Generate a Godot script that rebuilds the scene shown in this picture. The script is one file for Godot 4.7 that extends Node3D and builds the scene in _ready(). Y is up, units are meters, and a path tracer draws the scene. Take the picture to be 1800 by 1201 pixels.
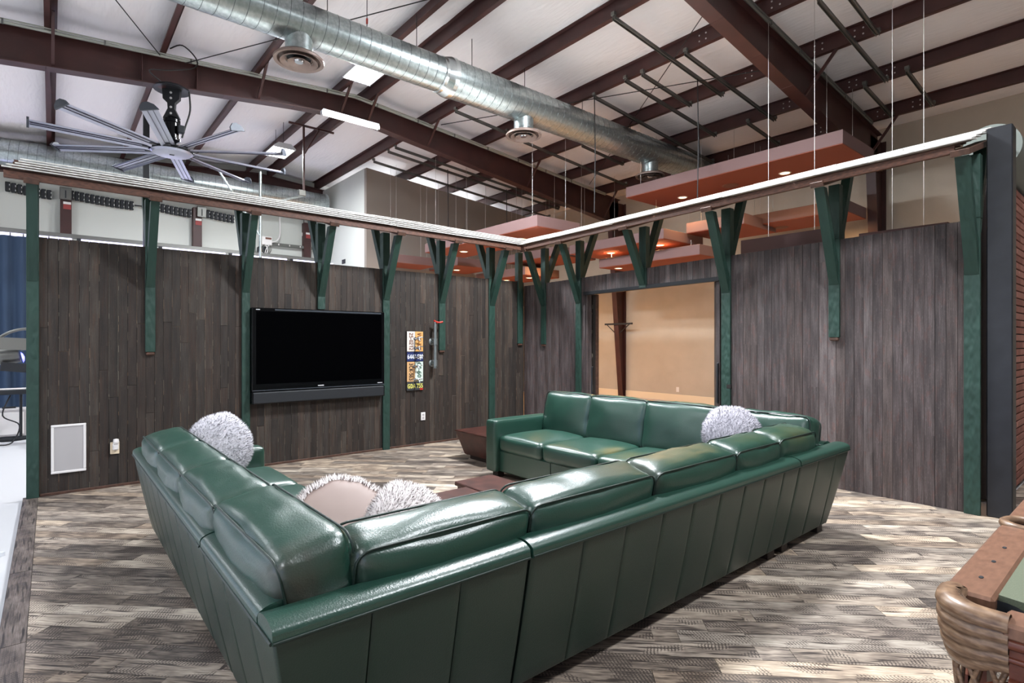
extends Node3D
# A sunken lounge inside a steel hall: green leather sectional, plank walls with bracketed canopies, fan, duct and hanging panels.
# World: x runs along the television wall, -z towards it; metres; y up.

const WZ := -6.80      # face of the television wall
const WX := 5.97       # face of the doorway wall
const EAVE := 11.70    # outer wall behind the doorway
const GABLE := -15.20  # far end wall
const RIDGE := 4.10
const WEST := -4.2
const SOUTH := 8.6
const F1 := -9.30      # steel frames
const F2 := -3.37

var M := {}
var taken := {}
var rng := RandomNumberGenerator.new()

class MB:
	var v := PackedVector3Array()
	var n := PackedVector3Array()
	var t := PackedVector2Array()
	func tri(a: Vector3, b: Vector3, c: Vector3, na: Vector3, nb: Vector3, nc: Vector3, ua := Vector2.ZERO, ub := Vector2.ZERO, uc := Vector2.ZERO) -> void:
		if (b - a).cross(c - a).dot(na + nb + nc) > 0.0:
			v.append_array([a, c, b]); n.append_array([na, nc, nb]); t.append_array([ua, uc, ub])
		else:
			v.append_array([a, b, c]); n.append_array([na, nb, nc]); t.append_array([ua, ub, uc])
	func quad(a: Vector3, b: Vector3, c: Vector3, d: Vector3, nn: Vector3, ua := Vector2.ZERO, ub := Vector2(1, 0), uc := Vector2(1, 1), ud := Vector2(0, 1)) -> void:
		tri(a, b, c, nn, nn, nn, ua, ub, uc)
		tri(a, c, d, nn, nn, nn, ua, uc, ud)
	func box(c: Vector3, s: Vector3, bev := 0.0, B := Basis.IDENTITY, uo := Vector2.ZERO, us := Vector2.ONE) -> MB:
		var h := s * 0.5
		var la := 0
		if s.y >= s.x and s.y >= s.z: la = 1
		elif s.z >= s.x: la = 2
		bev = minf(bev, minf(h.x, minf(h.y, h.z)) * 0.9)
		var axes := [B.x, B.y, B.z]
		for k in 3:
			var i := (k + 1) % 3
			var j := (k + 2) % 3
			if i == la:
				var q := i; i = j; j = q
			for sg in [-1.0, 1.0]:
				var P := []
				var U := []
				for e in [[-1, -1], [1, -1], [1, 1], [-1, 1]]:
					var pi_: float = e[0] * (h[i] - bev)
					var pj: float = e[1] * (h[j] - bev)
					P.append(c + axes[k] * (sg * h[k]) + axes[i] * pi_ + axes[j] * pj)
					U.append(uo + Vector2((pi_ + h[i]) * us.x, (pj + h[j]) * us.y))
				quad(P[0], P[1], P[2], P[3], axes[k] * sg, U[0], U[1], U[2], U[3])
		if bev > 0.0:
			for k in 3:
				var j := (k + 1) % 3
				var m := (k + 2) % 3
				for a in [-1.0, 1.0]:
					for b in [-1.0, 1.0]:
						var P := []
						for e in [[0, -1.0], [0, 1.0], [1, 1.0], [1, -1.0]]:
							var x := [0.0, 0.0, 0.0]
							x[k] = a * (h[k] - (bev if e[0] == 1 else 0.0))
							x[j] = b * (h[j] - (bev if e[0] == 0 else 0.0))
							x[m] = e[1] * (h[m] - bev)
							P.append(c + axes[0] * x[0] + axes[1] * x[1] + axes[2] * x[2])
						quad(P[0], P[1], P[2], P[3], (axes[k] * a + axes[j] * b).normalized(), uo, uo, uo, uo)
			for a in [-1.0, 1.0]:
				for b in [-1.0, 1.0]:
					for d in [-1.0, 1.0]:
						var o := Vector3(a, b, d)
						var P := []
						for k in 3:
							var x := Vector3(a * (h.x - bev), b * (h.y - bev), d * (h.z - bev))
							x[k] = o[k] * h[k]
							P.append(c + B * x)
						var nn: Vector3 = (B * o).normalized()
						tri(P[0], P[1], P[2], nn, nn, nn, uo, uo, uo)
		return self
	func bar(a: Vector3, b: Vector3, w: float, hgt: float, up := Vector3.UP, bev := 0.0, uo := Vector2.ZERO, us := Vector2.ONE) -> MB:
		var z := (b - a).normalized()
		var x := up.cross(z)
		if x.length() < 0.01: x = Vector3.RIGHT.cross(z)
		x = x.normalized()
		return box((a + b) * 0.5, Vector3(w, hgt, (b - a).length()), bev, Basis(x, z.cross(x), z), uo, us)
	func tube(pts: Array, r: float, seg := 8, caps := true) -> MB:
		var k := pts.size()
		var T := []
		for i in k:
			T.append((pts[mini(i + 1, k - 1)] - pts[maxi(i - 1, 0)]).normalized())
		var x: Vector3 = T[0].cross(Vector3.UP)
		if x.length() < 0.05: x = T[0].cross(Vector3.RIGHT)
		x = x.normalized()
		var R := []
		for i in k:
			x = (x - T[i] * x.dot(T[i])).normalized()
			var y: Vector3 = T[i].cross(x)
			var ring := []
			for s in seg:
				var a := TAU * s / seg
				ring.append(x * cos(a) + y * sin(a))
			R.append(ring)
		for i in k - 1:
			for s in seg:
				var q := (s + 1) % seg
				var n0: Vector3 = R[i][s]; var n1: Vector3 = R[i][q]; var n2: Vector3 = R[i + 1][q]; var n3: Vector3 = R[i + 1][s]
				tri(pts[i] + n0 * r, pts[i] + n1 * r, pts[i + 1] + n2 * r, n0, n1, n2)
				tri(pts[i] + n0 * r, pts[i + 1] + n2 * r, pts[i + 1] + n3 * r, n0, n2, n3)
		if caps:
			for e in [0, k - 1]:
				var nn: Vector3 = T[e] * (-1.0 if e == 0 else 1.0)
				for s in range(1, seg - 1):
					tri(pts[e] + R[e][0] * r, pts[e] + R[e][s] * r, pts[e] + R[e][s + 1] * r, nn, nn, nn)
		return self
	func lathe(prof: Array, seg: int, X := Transform3D.IDENTITY) -> MB:
		for i in prof.size() - 1:
			var a: Vector2 = prof[i]
			var b: Vector2 = prof[i + 1]
			var d := b - a
			var nn := Vector2(d.y, -d.x).normalized()
			for s in seg:
				var c0 := Vector2(cos(TAU * s / seg), sin(TAU * s / seg))
				var c1 := Vector2(cos(TAU * (s + 1) / seg), sin(TAU * (s + 1) / seg))
				var P := [Vector3(c0.x * a.x, a.y, c0.y * a.x), Vector3(c1.x * a.x, a.y, c1.y * a.x), Vector3(c1.x * b.x, b.y, c1.y * b.x), Vector3(c0.x * b.x, b.y, c0.y * b.x)]
				for q in 4: P[q] = X * P[q]
				var n0 := (X.basis * Vector3(c0.x * nn.x, nn.y, c0.y * nn.x)).normalized()
				var n1 := (X.basis * Vector3(c1.x * nn.x, nn.y, c1.y * nn.x)).normalized()
				if a.x > 0.00001: tri(P[0], P[1], P[2], n0, n1, n1)
				if b.x > 0.00001: tri(P[0], P[2], P[3], n0, n1, n0)
		return self
	func prism(poly: PackedVector2Array, d0: float, d1: float, X := Transform3D.IDENTITY, us := Vector2.ONE, uo := Vector2.ZERO) -> MB:
		# poly in the transform's x,y plane, extruded along its z
		var ix := Geometry2D.triangulate_polygon(poly)
		for e in [[d0, -1.0], [d1, 1.0]]:
			var nn: Vector3 = X.basis.z.normalized() * e[1]
			for i in range(0, ix.size(), 3):
				var p := []
				for q in 3: p.append(poly[ix[i + q]])
				tri(X * Vector3(p[0].x, p[0].y, e[0]), X * Vector3(p[1].x, p[1].y, e[0]), X * Vector3(p[2].x, p[2].y, e[0]), nn, nn, nn, p[0] * us + uo, p[1] * us + uo, p[2] * us + uo)
		var ctr := 1.0 if not Geometry2D.is_polygon_clockwise(poly) else -1.0
		for i in poly.size():
			var a := poly[i]
			var b := poly[(i + 1) % poly.size()]
			var nn2 := Vector2(b.y - a.y, a.x - b.x).normalized() * ctr
			var nn: Vector3 = (X.basis * Vector3(nn2.x, nn2.y, 0)).normalized()
			quad(X * Vector3(a.x, a.y, d0), X * Vector3(b.x, b.y, d0), X * Vector3(b.x, b.y, d1), X * Vector3(a.x, a.y, d1), nn, a * us + uo, b * us + uo, b * us + uo, a * us + uo)
		return self
	func mesh() -> ArrayMesh:
		var A := []
		A.resize(Mesh.ARRAY_MAX)
		A[Mesh.ARRAY_VERTEX] = v; A[Mesh.ARRAY_NORMAL] = n; A[Mesh.ARRAY_TEX_UV] = t
		var m := ArrayMesh.new()
		m.add_surface_from_arrays(Mesh.PRIMITIVE_TRIANGLES, A)
		return m

func nm(s: String) -> String:
	taken[s] = taken.get(s, -1) + 1
	return s if taken[s] == 0 else "%s_%03d" % [s, taken[s]]
func thing(called: String, label: String, category: String, at := Vector3.ZERO, group := "") -> Node3D:
	var o := Node3D.new()
	o.name = nm(called); add_child(o); o.position = at
	o.set_meta("label", label); o.set_meta("category", category)
	if group: o.set_meta("group", group)
	return o
func structure(called: String, label: String) -> Node3D:
	var o := Node3D.new()
	o.name = nm(called); add_child(o)
	o.set_meta("kind", "structure"); o.set_meta("label", label)
	return o
func part(parent: Node3D, called: String, what, mat: Material, X := Transform3D.IDENTITY) -> MeshInstance3D:
	# what: an MB or a Mesh laid out in world axes, X moves it
	var o := MeshInstance3D.new()
	o.name = called
	o.mesh = what.mesh() if what is MB else what
	o.material_override = mat
	parent.add_child(o, true)
	o.transform = parent.global_transform.affine_inverse() * X
	return o
func solo(called: String, what, mat: Material, label: String, category: String, at := Vector3.ZERO, group := "") -> MeshInstance3D:
	var o := MeshInstance3D.new()
	o.name = nm(called)
	o.mesh = what.mesh() if what is MB else what
	o.material_override = mat
	add_child(o); o.position = at
	o.set_meta("label", label); o.set_meta("category", category)
	if group: o.set_meta("group", group)
	return o
func mat(r: int, g: int, b: int, rough := 0.6, metal := 0.0, spec := 0.5) -> StandardMaterial3D:
	var m := StandardMaterial3D.new()
	m.albedo_color = Color8(r, g, b); m.roughness = rough; m.metallic = metal; m.metallic_specular = spec
	return m
func glow(c: Color, e: float) -> StandardMaterial3D:
	var m := StandardMaterial3D.new()
	m.albedo_color = Color(0.9, 0.9, 0.9); m.emission_enabled = true; m.emission = c; m.emission_energy_multiplier = e
	return m
func roof_y(x: float) -> float:   # underside of purlins = top of rafters
	return 5.80 - 0.0833 * absf(x - RIDGE)
func T(x: float, y: float, z: float) -> Transform3D:
	return Transform3D(Basis.IDENTITY, Vector3(x, y, z))

# ---------- textures ----------
func noise(sd: int, f: float, oct := 3) -> FastNoiseLite:
	var n := FastNoiseLite.new()
	n.seed = sd; n.frequency = f; n.noise_type = FastNoiseLite.TYPE_SIMPLEX_SMOOTH
	n.fractal_octaves = oct
	return n
func strip_texture(kind: int) -> ImageTexture:
	# eight boards side by side, grain along v
	var W := 512
	var H := 1024
	var fine := noise(11 + kind, 1.0, 2)
	var coarse := noise(31 + kind, 1.0, 3)
	var fleck := noise(51 + kind, 1.0, 2)
	var pal := [[Vector3(42, 33, 28), Vector3(82, 69, 61), Vector3(118, 107, 99)], [Vector3(52, 44, 44), Vector3(100, 89, 88), Vector3(152, 143, 141)], [Vector3(72, 64, 60), Vector3(164, 150, 136), Vector3(226, 214, 196)]]
	var c0: Vector3 = pal[kind][0]
	var c1: Vector3 = pal[kind][1]
	var c2: Vector3 = pal[kind][2]
	var D := PackedByteArray()
	D.resize(W * H * 3)
	var tone := [-0.22, 0.12, -0.04, 0.24, -0.14, 0.06, 0.32, -0.1]
	if kind == 2: tone = [-0.17, 0.08, 0.22, -0.08, 0.14, 0.0, 0.28, -0.12]
	if kind == 1: tone = [-0.12, 0.06, -0.02, 0.16, -0.06, 0.03, 0.2, -0.08]
	for y in H:
		var fy := float(y)
		for x in W:
			var s := x >> 6
			var lx := x & 63
			var fx := float(lx) + s * 311.0
			var g := fine.get_noise_2d(fx * 0.30, fy * 0.0055)
			var b := coarse.get_noise_2d(fx * 0.018, fy * 0.0045)
			var t: float = 0.48 + tone[s] + (0.34 if kind != 2 else 0.30) * g + 0.30 * b
			if kind == 2:
				var saw := fleck.get_noise_2d(fx * 0.012 + 90.0, fy * 0.0045)
				if saw > 0.05:
					var ph := fmod(fy + lx * (0.5 if s % 2 == 0 else -0.25) + 6.0 * g, 13.0)
					if ph < 5.0: t -= 0.5 * minf(1.0, (saw - 0.05) * 5.0)
				var streak := fleck.get_noise_2d(fx * 0.07, fy * 0.0035 + 40.0)
				if streak > 0.3: t -= (streak - 0.3) * 1.8
				t += 0.20 * fleck.get_noise_2d(fx * 0.9, fy * 0.02 + 11.0)
				if lx < 2 or lx > 61: t -= 0.22
			else:
				var f := fleck.get_noise_2d(fx * 0.35, fy * 0.03)
				if f > 0.56: t += (f - 0.56) * 3.0
				t += 0.16 * fleck.get_noise_2d(fx * 0.8, fy * 0.06)
			t = clampf(t, 0.0, 1.0)
			var c := c0.lerp(c1, t * 2.0) if t < 0.5 else c1.lerp(c2, t * 2.0 - 1.0)
			if kind == 0:
				var e := fleck.get_noise_2d(s * 50.0, fy * 0.011)
				if (lx < 3 and e > 0.30) or (lx > 61 and e < -0.38):
					c = c.lerp(Vector3(246, 234, 214), 0.8)
				var red := coarse.get_noise_2d(fx * 0.05 + 400.0, fy * 0.004)
				if red > 0.25: c = c * Vector3(1.06, 0.94, 0.86)
			elif kind == 1:
				var red2 := coarse.get_noise_2d(fx * 0.02 + 700.0, fy * 0.012)
				if red2 > 0.34: c = c * Vector3(1.05, 0.96, 0.94)
			var at := (y * W + x) * 3
			D[at] = clampi(int(c.x), 0, 255); D[at + 1] = clampi(int(c.y), 0, 255); D[at + 2] = clampi(int(c.z), 0, 255)
	return ImageTexture.create_from_image(Image.create_from_data(W, H, false, Image.FORMAT_RGB8, D))
func noise_tex(sd: int, f: float, lo: Color, hi: Color, cellular := false, sz := 256) -> NoiseTexture2D:
	var n := noise(sd, f, 4)
	if cellular: n.noise_type = FastNoiseLite.TYPE_CELLULAR
	var t := NoiseTexture2D.new()
	t.width = sz; t.height = sz; t.seamless = true; t.noise = n
	var g := Gradient.new()
	g.set_color(0, lo); g.set_color(1, hi)
	t.color_ramp = g
	return t
func bump_tex(sd: int, f: float, cellular: bool, strength: float, sz := 256) -> NoiseTexture2D:
	var n := noise(sd, f, 2)
	if cellular: n.noise_type = FastNoiseLite.TYPE_CELLULAR
	var t := NoiseTexture2D.new()
	t.width = sz; t.height = sz; t.seamless = true; t.noise = n
	t.as_normal_map = true; t.bump_strength = strength
	return t
func tri_tex(m: StandardMaterial3D, tex: Texture2D, scale: Vector3) -> StandardMaterial3D:
	m.albedo_texture = tex; m.uv1_triplanar = true; m.uv1_world_triplanar = true; m.uv1_scale = scale
	return m

func materials() -> void:
	var st := [strip_texture(0), strip_texture(1), strip_texture(2)]
	for k in 3:
		var tints: Array = [[[164, 164, 160], [146, 147, 146], [160, 154, 148]], [[198, 194, 195], [182, 179, 180], [192, 185, 182]], [[255, 255, 255], [236, 234, 232], [255, 248, 240], [206, 206, 208]]][k]
		for i in tints.size():
			var m := mat(tints[i][0], tints[i][1], tints[i][2], [0.72, 0.66, 0.42][k])
			m.albedo_texture = st[k]
			M["%s%d" % [["tvw", "drw", "flr"][k], i]] = m
	M.dark_joint = mat(22, 18, 16, 0.9)
	M.green = tri_tex(mat(255, 255, 255, 0.55), noise_tex(5, 0.02, Color8(26, 52, 44), Color8(34, 63, 54)), Vector3(1.5, 0.5, 1.5))
	M.green.normal_enabled = true; M.green.normal_texture = bump_tex(8, 0.05, false, 3.0); M.green.normal_scale = 0.4
	M.stain = tri_tex(mat(255, 255, 255, 0.6), noise_tex(6, 0.03, Color8(58, 38, 29), Color8(92, 62, 48)), Vector3(2, 2, 2))
	M.fascia = tri_tex(mat(255, 255, 255, 0.6), noise_tex(7, 0.03, Color8(62, 38, 28), Color8(104, 66, 50)), Vector3(2, 8, 2))
	M.shake = tri_tex(mat(255, 255, 255, 0.75), noise_tex(9, 0.03, Color8(168, 165, 160), Color8(225, 224, 220)), Vector3(2, 2, 2))
	M.steel = tri_tex(mat(255, 255, 255, 0.5), noise_tex(10, 0.01, Color8(54, 28, 26), Color8(70, 37, 34)), Vector3(0.7, 0.7, 0.7))
	M.steel_dark = mat(30, 32, 36, 0.45, 0.2)
	M.black_post = tri_tex(mat(255, 255, 255, 0.4), noise_tex(12, 0.02, Color8(22, 23, 27), Color8(34, 35, 40)), Vector3(1, 1, 1))
	M.insulation = mat(226, 223, 224, 0.55)
	M.insulation.normal_enabled = true; M.insulation.normal_texture = bump_tex(14, 0.02, false, 6.0, 512); M.insulation.normal_scale = 0.35
	M.insulation.uv1_scale = Vector3(1.4, 0.25, 1)
	M.galv = tri_tex(mat(255, 255, 255, 0.3, 0.9), noise_tex(15, 0.03, Color8(150, 160, 160), Color8(196, 204, 204)), Vector3(2.5, 2.5, 2.5))
	M.galv_seam = mat(110, 118, 118, 0.4, 0.9)
	M.strut = mat(112, 112, 108, 0.45, 0.7)
	M.wire = mat(190, 186, 182, 0.4, 0.6)
	M.cable = mat(26, 24, 25, 0.6)
	M.diffuser = mat(118, 100, 92, 0.5, 0.2)
	M.wall_beige = tri_tex(mat(255, 255, 255, 0.8), noise_tex(17, 0.01, Color8(176, 165, 150), Color8(184, 173, 158)), Vector3(0.6, 0.6, 0.6))
	M.wall_grey = mat(204, 206, 200, 0.85)
	M.wall_taupe = mat(140, 130, 122, 0.85)
	M.cloud_side = mat(110, 84, 82, 0.7)
	M.cloud_under = mat(128, 62, 44, 0.75)
	M.leather = mat(29, 62, 51, 0.32, 0.0, 0.66)
	M.leather_worn = mat(255, 255, 255, 0.34, 0.0, 0.66)
	M.leather_worn.vertex_color_use_as_albedo = true; M.leather_worn.vertex_color_is_srgb = true
	M.leather_shaded = mat(25, 47, 37, 0.40)  # same leather as the cushions, darkened so the outer backs look shaded
	for k in ["leather", "leather_worn", "leather_shaded"]:
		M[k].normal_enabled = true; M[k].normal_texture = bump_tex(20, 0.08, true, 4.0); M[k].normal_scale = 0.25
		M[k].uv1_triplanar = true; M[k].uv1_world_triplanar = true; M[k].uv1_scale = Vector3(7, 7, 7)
	M.piping = mat(20, 38, 31, 0.45)
	M.foot = mat(40, 27, 22, 0.5)
	M.table = tri_tex(mat(255, 255, 255, 0.38), noise_tex(22, 0.02, Color8(52, 27, 23), Color8(84, 48, 40)), Vector3(1.2, 1.2, 1.2))
	M.fur_white = mat(214, 211, 218, 0.95)
	M.fur_grey = mat(192, 188, 197, 0.95)
	M.fur_pink = mat(222, 214, 213, 0.95)
	M.velvet_pink = mat(160, 140, 133, 0.6)
	M.velvet_pink.rim_enabled = true; M.velvet_pink.rim = 0.6; M.velvet_pink.rim_tint = 0.3
	M.white_plastic = mat(226, 222, 220, 0.5)
	M.speaker_cloth = mat(172, 168, 168, 0.8)
	M.screen = mat(2, 2, 3, 0.2, 0.0, 0.12)
	M.gloss_black = mat(7, 7, 9, 0.2, 0.0, 0.3)
	M.matte_black = mat(26, 29, 34, 0.6)
	M.chrome = mat(190, 192, 196, 0.22, 1.0)
	M.red = mat(186, 48, 36, 0.45)
	M.brick = [mat(150, 96, 82, 0.85), mat(162, 110, 96, 0.85), mat(138, 86, 74, 0.85)]
	M.mortar = mat(64, 56, 54, 0.95)
	M.felt = tri_tex(mat(255, 255, 255, 0.95), noise_tex(24, 0.1, Color8(92, 98, 80), Color8(108, 114, 94)), Vector3(8, 8, 8))
	M.rail_wood = tri_tex(mat(255, 255, 255, 0.4), noise_tex(25, 0.02, Color8(108, 76, 59), Color8(134, 97, 77)), Vector3(3, 3, 9))
	M.cabinet_wood = tri_tex(mat(255, 255, 255, 0.35), noise_tex(26, 0.02, Color8(84, 40, 26), Color8(112, 58, 39)), Vector3(9, 2, 2))
	M.pocket = tri_tex(mat(255, 255, 255, 0.35), noise_tex(27, 0.03, Color8(84, 60, 45), Color8(164, 134, 106)), Vector3(3, 14, 3))
	M.curtain = mat(44, 62, 86, 0.85)
	M.tile = [mat(204, 206, 214, 0.3), mat(190, 192, 202, 0.3), mat(214, 216, 222, 0.3)]
	M.strip_dark = [M.flr3]
	M.slab = mat(196, 196, 198, 0.5)
	M.brown_door = mat(104, 92, 84, 0.7)
	M.white_bolt = mat(200, 198, 196, 0.4, 0.6)
	M.tan_trim = mat(226, 208, 180, 0.6)
	M.maple = mat(206, 164, 112, 0.4)
	M.eave_paint = mat(222, 196, 160, 0.85)
	M.brown_column = mat(128, 66, 48, 0.55)

const BAY := 50.0
const DOWN := 1.9

func _ready() -> void:
	# camera
	var cam := Camera3D.new()
	cam.name = "camera"
	add_child(cam)
	cam.position = Vector3(0, 1.45, 0)
	cam.rotation.y = deg_to_rad(-40.0)
	cam.set_frustum(2.0 * 0.05 * 600.5 / 966.0, Vector2(0, 0.05 * 1.5 / 966.0), 0.05, 120.0)
	cam.current = true
	# sky and exposure
	var we := WorldEnvironment.new()
	we.name = "environment"
	var env := Environment.new()
	env.background_mode = Environment.BG_SKY
	var sky := Sky.new()
	var sm := ProceduralSkyMaterial.new()
	sm.sky_top_color = Color8(120, 150, 205); sm.sky_horizon_color = Color8(205, 214, 236)
	sm.ground_bottom_color = Color8(120, 118, 116); sm.ground_horizon_color = Color8(190, 196, 208)
	sm.sky_energy_multiplier = 1.4; sm.ground_energy_multiplier = 1.4
	sky.sky_material = sm
	env.sky = sky
	env.ambient_light_source = Environment.AMBIENT_SOURCE_DISABLED
	env.reflected_light_source = Environment.REFLECTION_SOURCE_SKY
	env.tonemap_mode = Environment.TONE_MAPPER_LINEAR
	env.tonemap_exposure = 1.25
	env.sdfgi_enabled = true; env.ssao_enabled = true; env.ssil_enabled = true
	we.environment = env
	add_child(we)

	var sun := DirectionalLight3D.new()
	sun.name = "sun"
	sun.light_energy = 3.0; sun.light_color = Color(1.0, 0.96, 0.90); sun.light_angular_distance = 0.53; sun.shadow_enabled = true
	add_child(sun)
	sun.rotation = Vector3(deg_to_rad(-66.0), deg_to_rad(-70.0), 0)
	materials()
	more_materials()
	floor_and_walls()
	plank_walls()
	roof()
	frames()
	lights_fixed()
	clouds()
	canopies()
	fan()
	ducts()
	sofa()
	tables()
	wall_things()
	end_wall_things()
	pool_table()
	pillows()

func more_materials() -> void:
	M.border = mat(150, 146, 150, 0.4)
	M.border.albedo_texture = M.flr0.albedo_texture
	M.conduit = mat(168, 170, 160, 0.5, 0.3)
	M.fan_metal = mat(168, 170, 184, 0.3, 0.85)
	M.fan_cap = mat(64, 68, 76, 0.4, 0.3)
	M.fan_ridge = mat(60, 60, 78, 0.4, 0.5)
	M.galv_bright = mat(206, 212, 212, 0.22, 0.9)
	M.duct_grey = mat(118, 124, 118, 0.5, 0.2)
	M.fixture = mat(196, 200, 204, 0.4)
	M.tube_glow = glow(Color(1.0, 0.99, 0.98), 3.0)
	M.tube_soft = glow(Color(1.0, 0.98, 0.94), 2.5)
	M.bar_glow = glow(Color(0.82, 0.80, 1.0), 1.6)
	M.down_glow = glow(Color(1.0, 0.86, 0.66), 4.0)
	M.blue_glow = glow(Color(0.15, 0.15, 1.0), 3.0)
	M.speaker_disc = mat(112, 74, 62, 0.7)
	M.leather_core = mat(20, 34, 28, 0.6)
	M.bezel_grey = mat(58, 62, 68, 0.25)
	M.badge = mat(200, 200, 204, 0.4)
	M.pipe_grey = mat(140, 146, 146, 0.35, 0.7)
	M.trim_green = mat(112, 120, 108, 0.5)
	M.red_label = mat(150, 60, 58, 0.6)

# ---------- shell ----------
func floor_and_walls() -> void:
	var fl := structure("floor", "weathered multi-tone plank floor laid diagonally, with a light tile floor beside it")
	# slab under everything
	part(fl, "slab", MB.new().box(Vector3((WEST + EAVE) * 0.5, -0.13, (GABLE + SOUTH) * 0.5), Vector3(EAVE - WEST + 0.6, 0.2, SOUTH - GABLE + 0.6)), M.slab)
	# lounge planks at 45 degrees
	var region := PackedVector2Array([Vector2(-0.09, WZ), Vector2(WX, WZ), Vector2(WX, -0.95), Vector2(9.0, -0.95), Vector2(9.0, 3.2), Vector2(-0.09, 3.2)])
	var dir := Vector2(1, 1).normalized()
	var nor := Vector2(1, -1).normalized()
	var w := 0.118
	var pieces := []
	rng.seed = 41
	for r in range(-30, 118):
		var along := -9.0 - rng.randf() * 1.2
		while along < 9.0:
			var len: float = [0.62, 0.86, 1.1, 1.22][rng.randi() % 4]
			var g := 0.0012
			var q := PackedVector2Array()
			for e in [[0.0, 0.0], [1.0, 0.0], [1.0, 1.0], [0.0, 1.0]]:
				q.append(dir * (along + (g if e[0] == 0.0 else len - g)) + nor * (r * w + (g if e[1] == 0.0 else w - g)))
			for poly in Geometry2D.intersect_polygons(q, region):
				var c := Vector2.ZERO
				for p in poly: c += p
				c /= poly.size()
				var f := 0.643 * c.x - 0.766 * c.y
				var s := 0.766 * c.x + 0.643 * c.y
				var seen := f > 1.7 and absf(s / f) < 1.0
				var sofa := c.x > 0.6 and c.x < 4.6 and c.y < -1.6 and c.y > -2.9 or c.x > 0.55 and c.x < 1.3 and c.y < -1.6 and c.y > -4.8
				var score := f if seen and not sofa else 100.0 + f
				pieces.append([score, poly, along, r, rng.randi() % 8, rng.randi() % 4, rng.randf()])
			along += len
	pieces.sort_custom(func(a, b): return a[0] < b[0])
	var rest := [MB.new(), MB.new(), MB.new(), MB.new()]
	var down := Basis(Vector3(1, 0, 0), Vector3(0, 0, 1), Vector3(0, -1, 0))
	for i in pieces.size():
		var P = pieces[i]
		var mb: MB = MB.new() if i < 300 else rest[P[5]]
		plank_top(mb, P[1], dir, nor, P[3] * w, w, P[2], P[4], P[6])
		if i < 300: part(fl, "plank", mb, M["flr%d" % P[5]])
	for k in 4:
		var o := part(fl, "distant_planks", rest[k], M["flr%d" % k])
		o.set_meta("kind", "stuff")
	# dark border strip and pale tiles west of it
	var z := WZ - 0.05
	rng.seed = 43
	while z < 2.0:
		var L := 1.1
		var mb := MB.new().box(Vector3(-0.145, -0.012, z + L * 0.5), Vector3(0.108, 0.024, L - 0.003), 0.001, Basis.IDENTITY, Vector2(0.125 * 4 + 0.0, rng.randf()), Vector2(0.125 / 0.108, 0.8))
		part(fl, "border_board", mb, M.border)
		z += L
	var tile_mesh := MB.new().box(Vector3.ZERO, Vector3(0.196, 0.03, 0.996), 0.002).mesh()
	for i in range(-5, 26):
		for j in range(-11, 5):
			var c2 := dir * (j * 1.0 + (i % 3) * 0.33) + nor * (i * 0.2)
			if c2.x > -0.62 or c2.x < -3.6 or c2.y < GABLE + 0.6 or c2.y > -4.0: continue
			part(fl, "tile", tile_mesh, M.tile[(i * 7 + j * 3 + 90) % 3], Transform3D(Basis(Vector3.UP, deg_to_rad(45.0)), Vector3(c2.x, -0.018, c2.y)))

	# closing walls of the hall
	var Hh := 6.6
	var wb := structure("wall_gable", "pale end wall of the hall behind the plank wall")
	part(wb, "panel", MB.new().box(Vector3((WEST + EAVE) * 0.5, Hh * 0.5, GABLE - 0.1), Vector3(EAVE - WEST, Hh, 0.2)), M.wall_grey)
	var we := structure("wall_eave", "beige side wall of the hall behind the doorway")
	part(we, "panel", MB.new().box(Vector3(EAVE + 0.1, Hh * 0.5, (GABLE + SOUTH) * 0.5), Vector3(0.2, Hh, SOUTH - GABLE)), M.wall_beige)
	part(we, "skirting", MB.new().box(Vector3(EAVE - 0.012, 0.09, -8.2), Vector3(0.024, 0.18, 8.0), 0.004), M.tan_trim)
	part(we, "maple_floor", MB.new().box(Vector3((WX + EAVE) * 0.5 + 0.2, -0.012, -7.4), Vector3(EAVE - WX - 0.5, 0.024, 9.4)), M.maple)
	part(we, "outlet", MB.new().box(Vector3(EAVE - 0.006, 0.30, -7.66), Vector3(0.012, 0.12, 0.075), 0.003), M.white_plastic)
	# unseen west and south walls; the west one has roller-door openings added for daylight
	var ww := structure("wall_west", "hall wall out of view with roller-door openings added for daylight")
	var za := GABLE
	for op in [[-13.6, -9.2], [-4.6, -0.4], [2.4, 6.6]]:
		part(ww, "panel", MB.new().box(Vector3(WEST - 0.1, Hh * 0.5, (za + op[0]) * 0.5), Vector3(0.2, Hh, op[0] - za)), M.wall_grey)
		part(ww, "lintel", MB.new().box(Vector3(WEST - 0.1, (3.6 + Hh) * 0.5, (op[0] + op[1]) * 0.5), Vector3(0.2, Hh - 3.6, op[1] - op[0])), M.wall_grey)
		za = op[1]
	part(ww, "panel", MB.new().box(Vector3(WEST - 0.1, Hh * 0.5, (za + SOUTH) * 0.5), Vector3(0.2, Hh, SOUTH - za)), M.wall_grey)
	part(ww, "apron", MB.new().box(Vector3(WEST - 4.1, -0.13, (GABLE + SOUTH) * 0.5), Vector3(8.0, 0.2, SOUTH - GABLE)), M.slab)  # pale ground added outside to bounce sunlight up to the ceiling
	var wsouth := structure("wall_south", "pale hall wall opposite the television wall")
	part(wsouth, "panel", MB.new().box(Vector3((WEST + EAVE) * 0.5, Hh * 0.5, SOUTH + 0.1), Vector3(EAVE - WEST, Hh, 0.2)), M.wall_grey)
	# tall room in the far corner
	var wp := structure("wall_partition", "tall taupe partition with a pale end, reaching up to the roof purlins")
	var fx := 5.78
	part(wp, "end_face", MB.new().box(Vector3(fx + 0.06, 2.82, (GABLE - 12.3) * 0.5 - 0.06), Vector3(0.12, 5.64, -12.42 - GABLE)), M.wall_grey)
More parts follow.
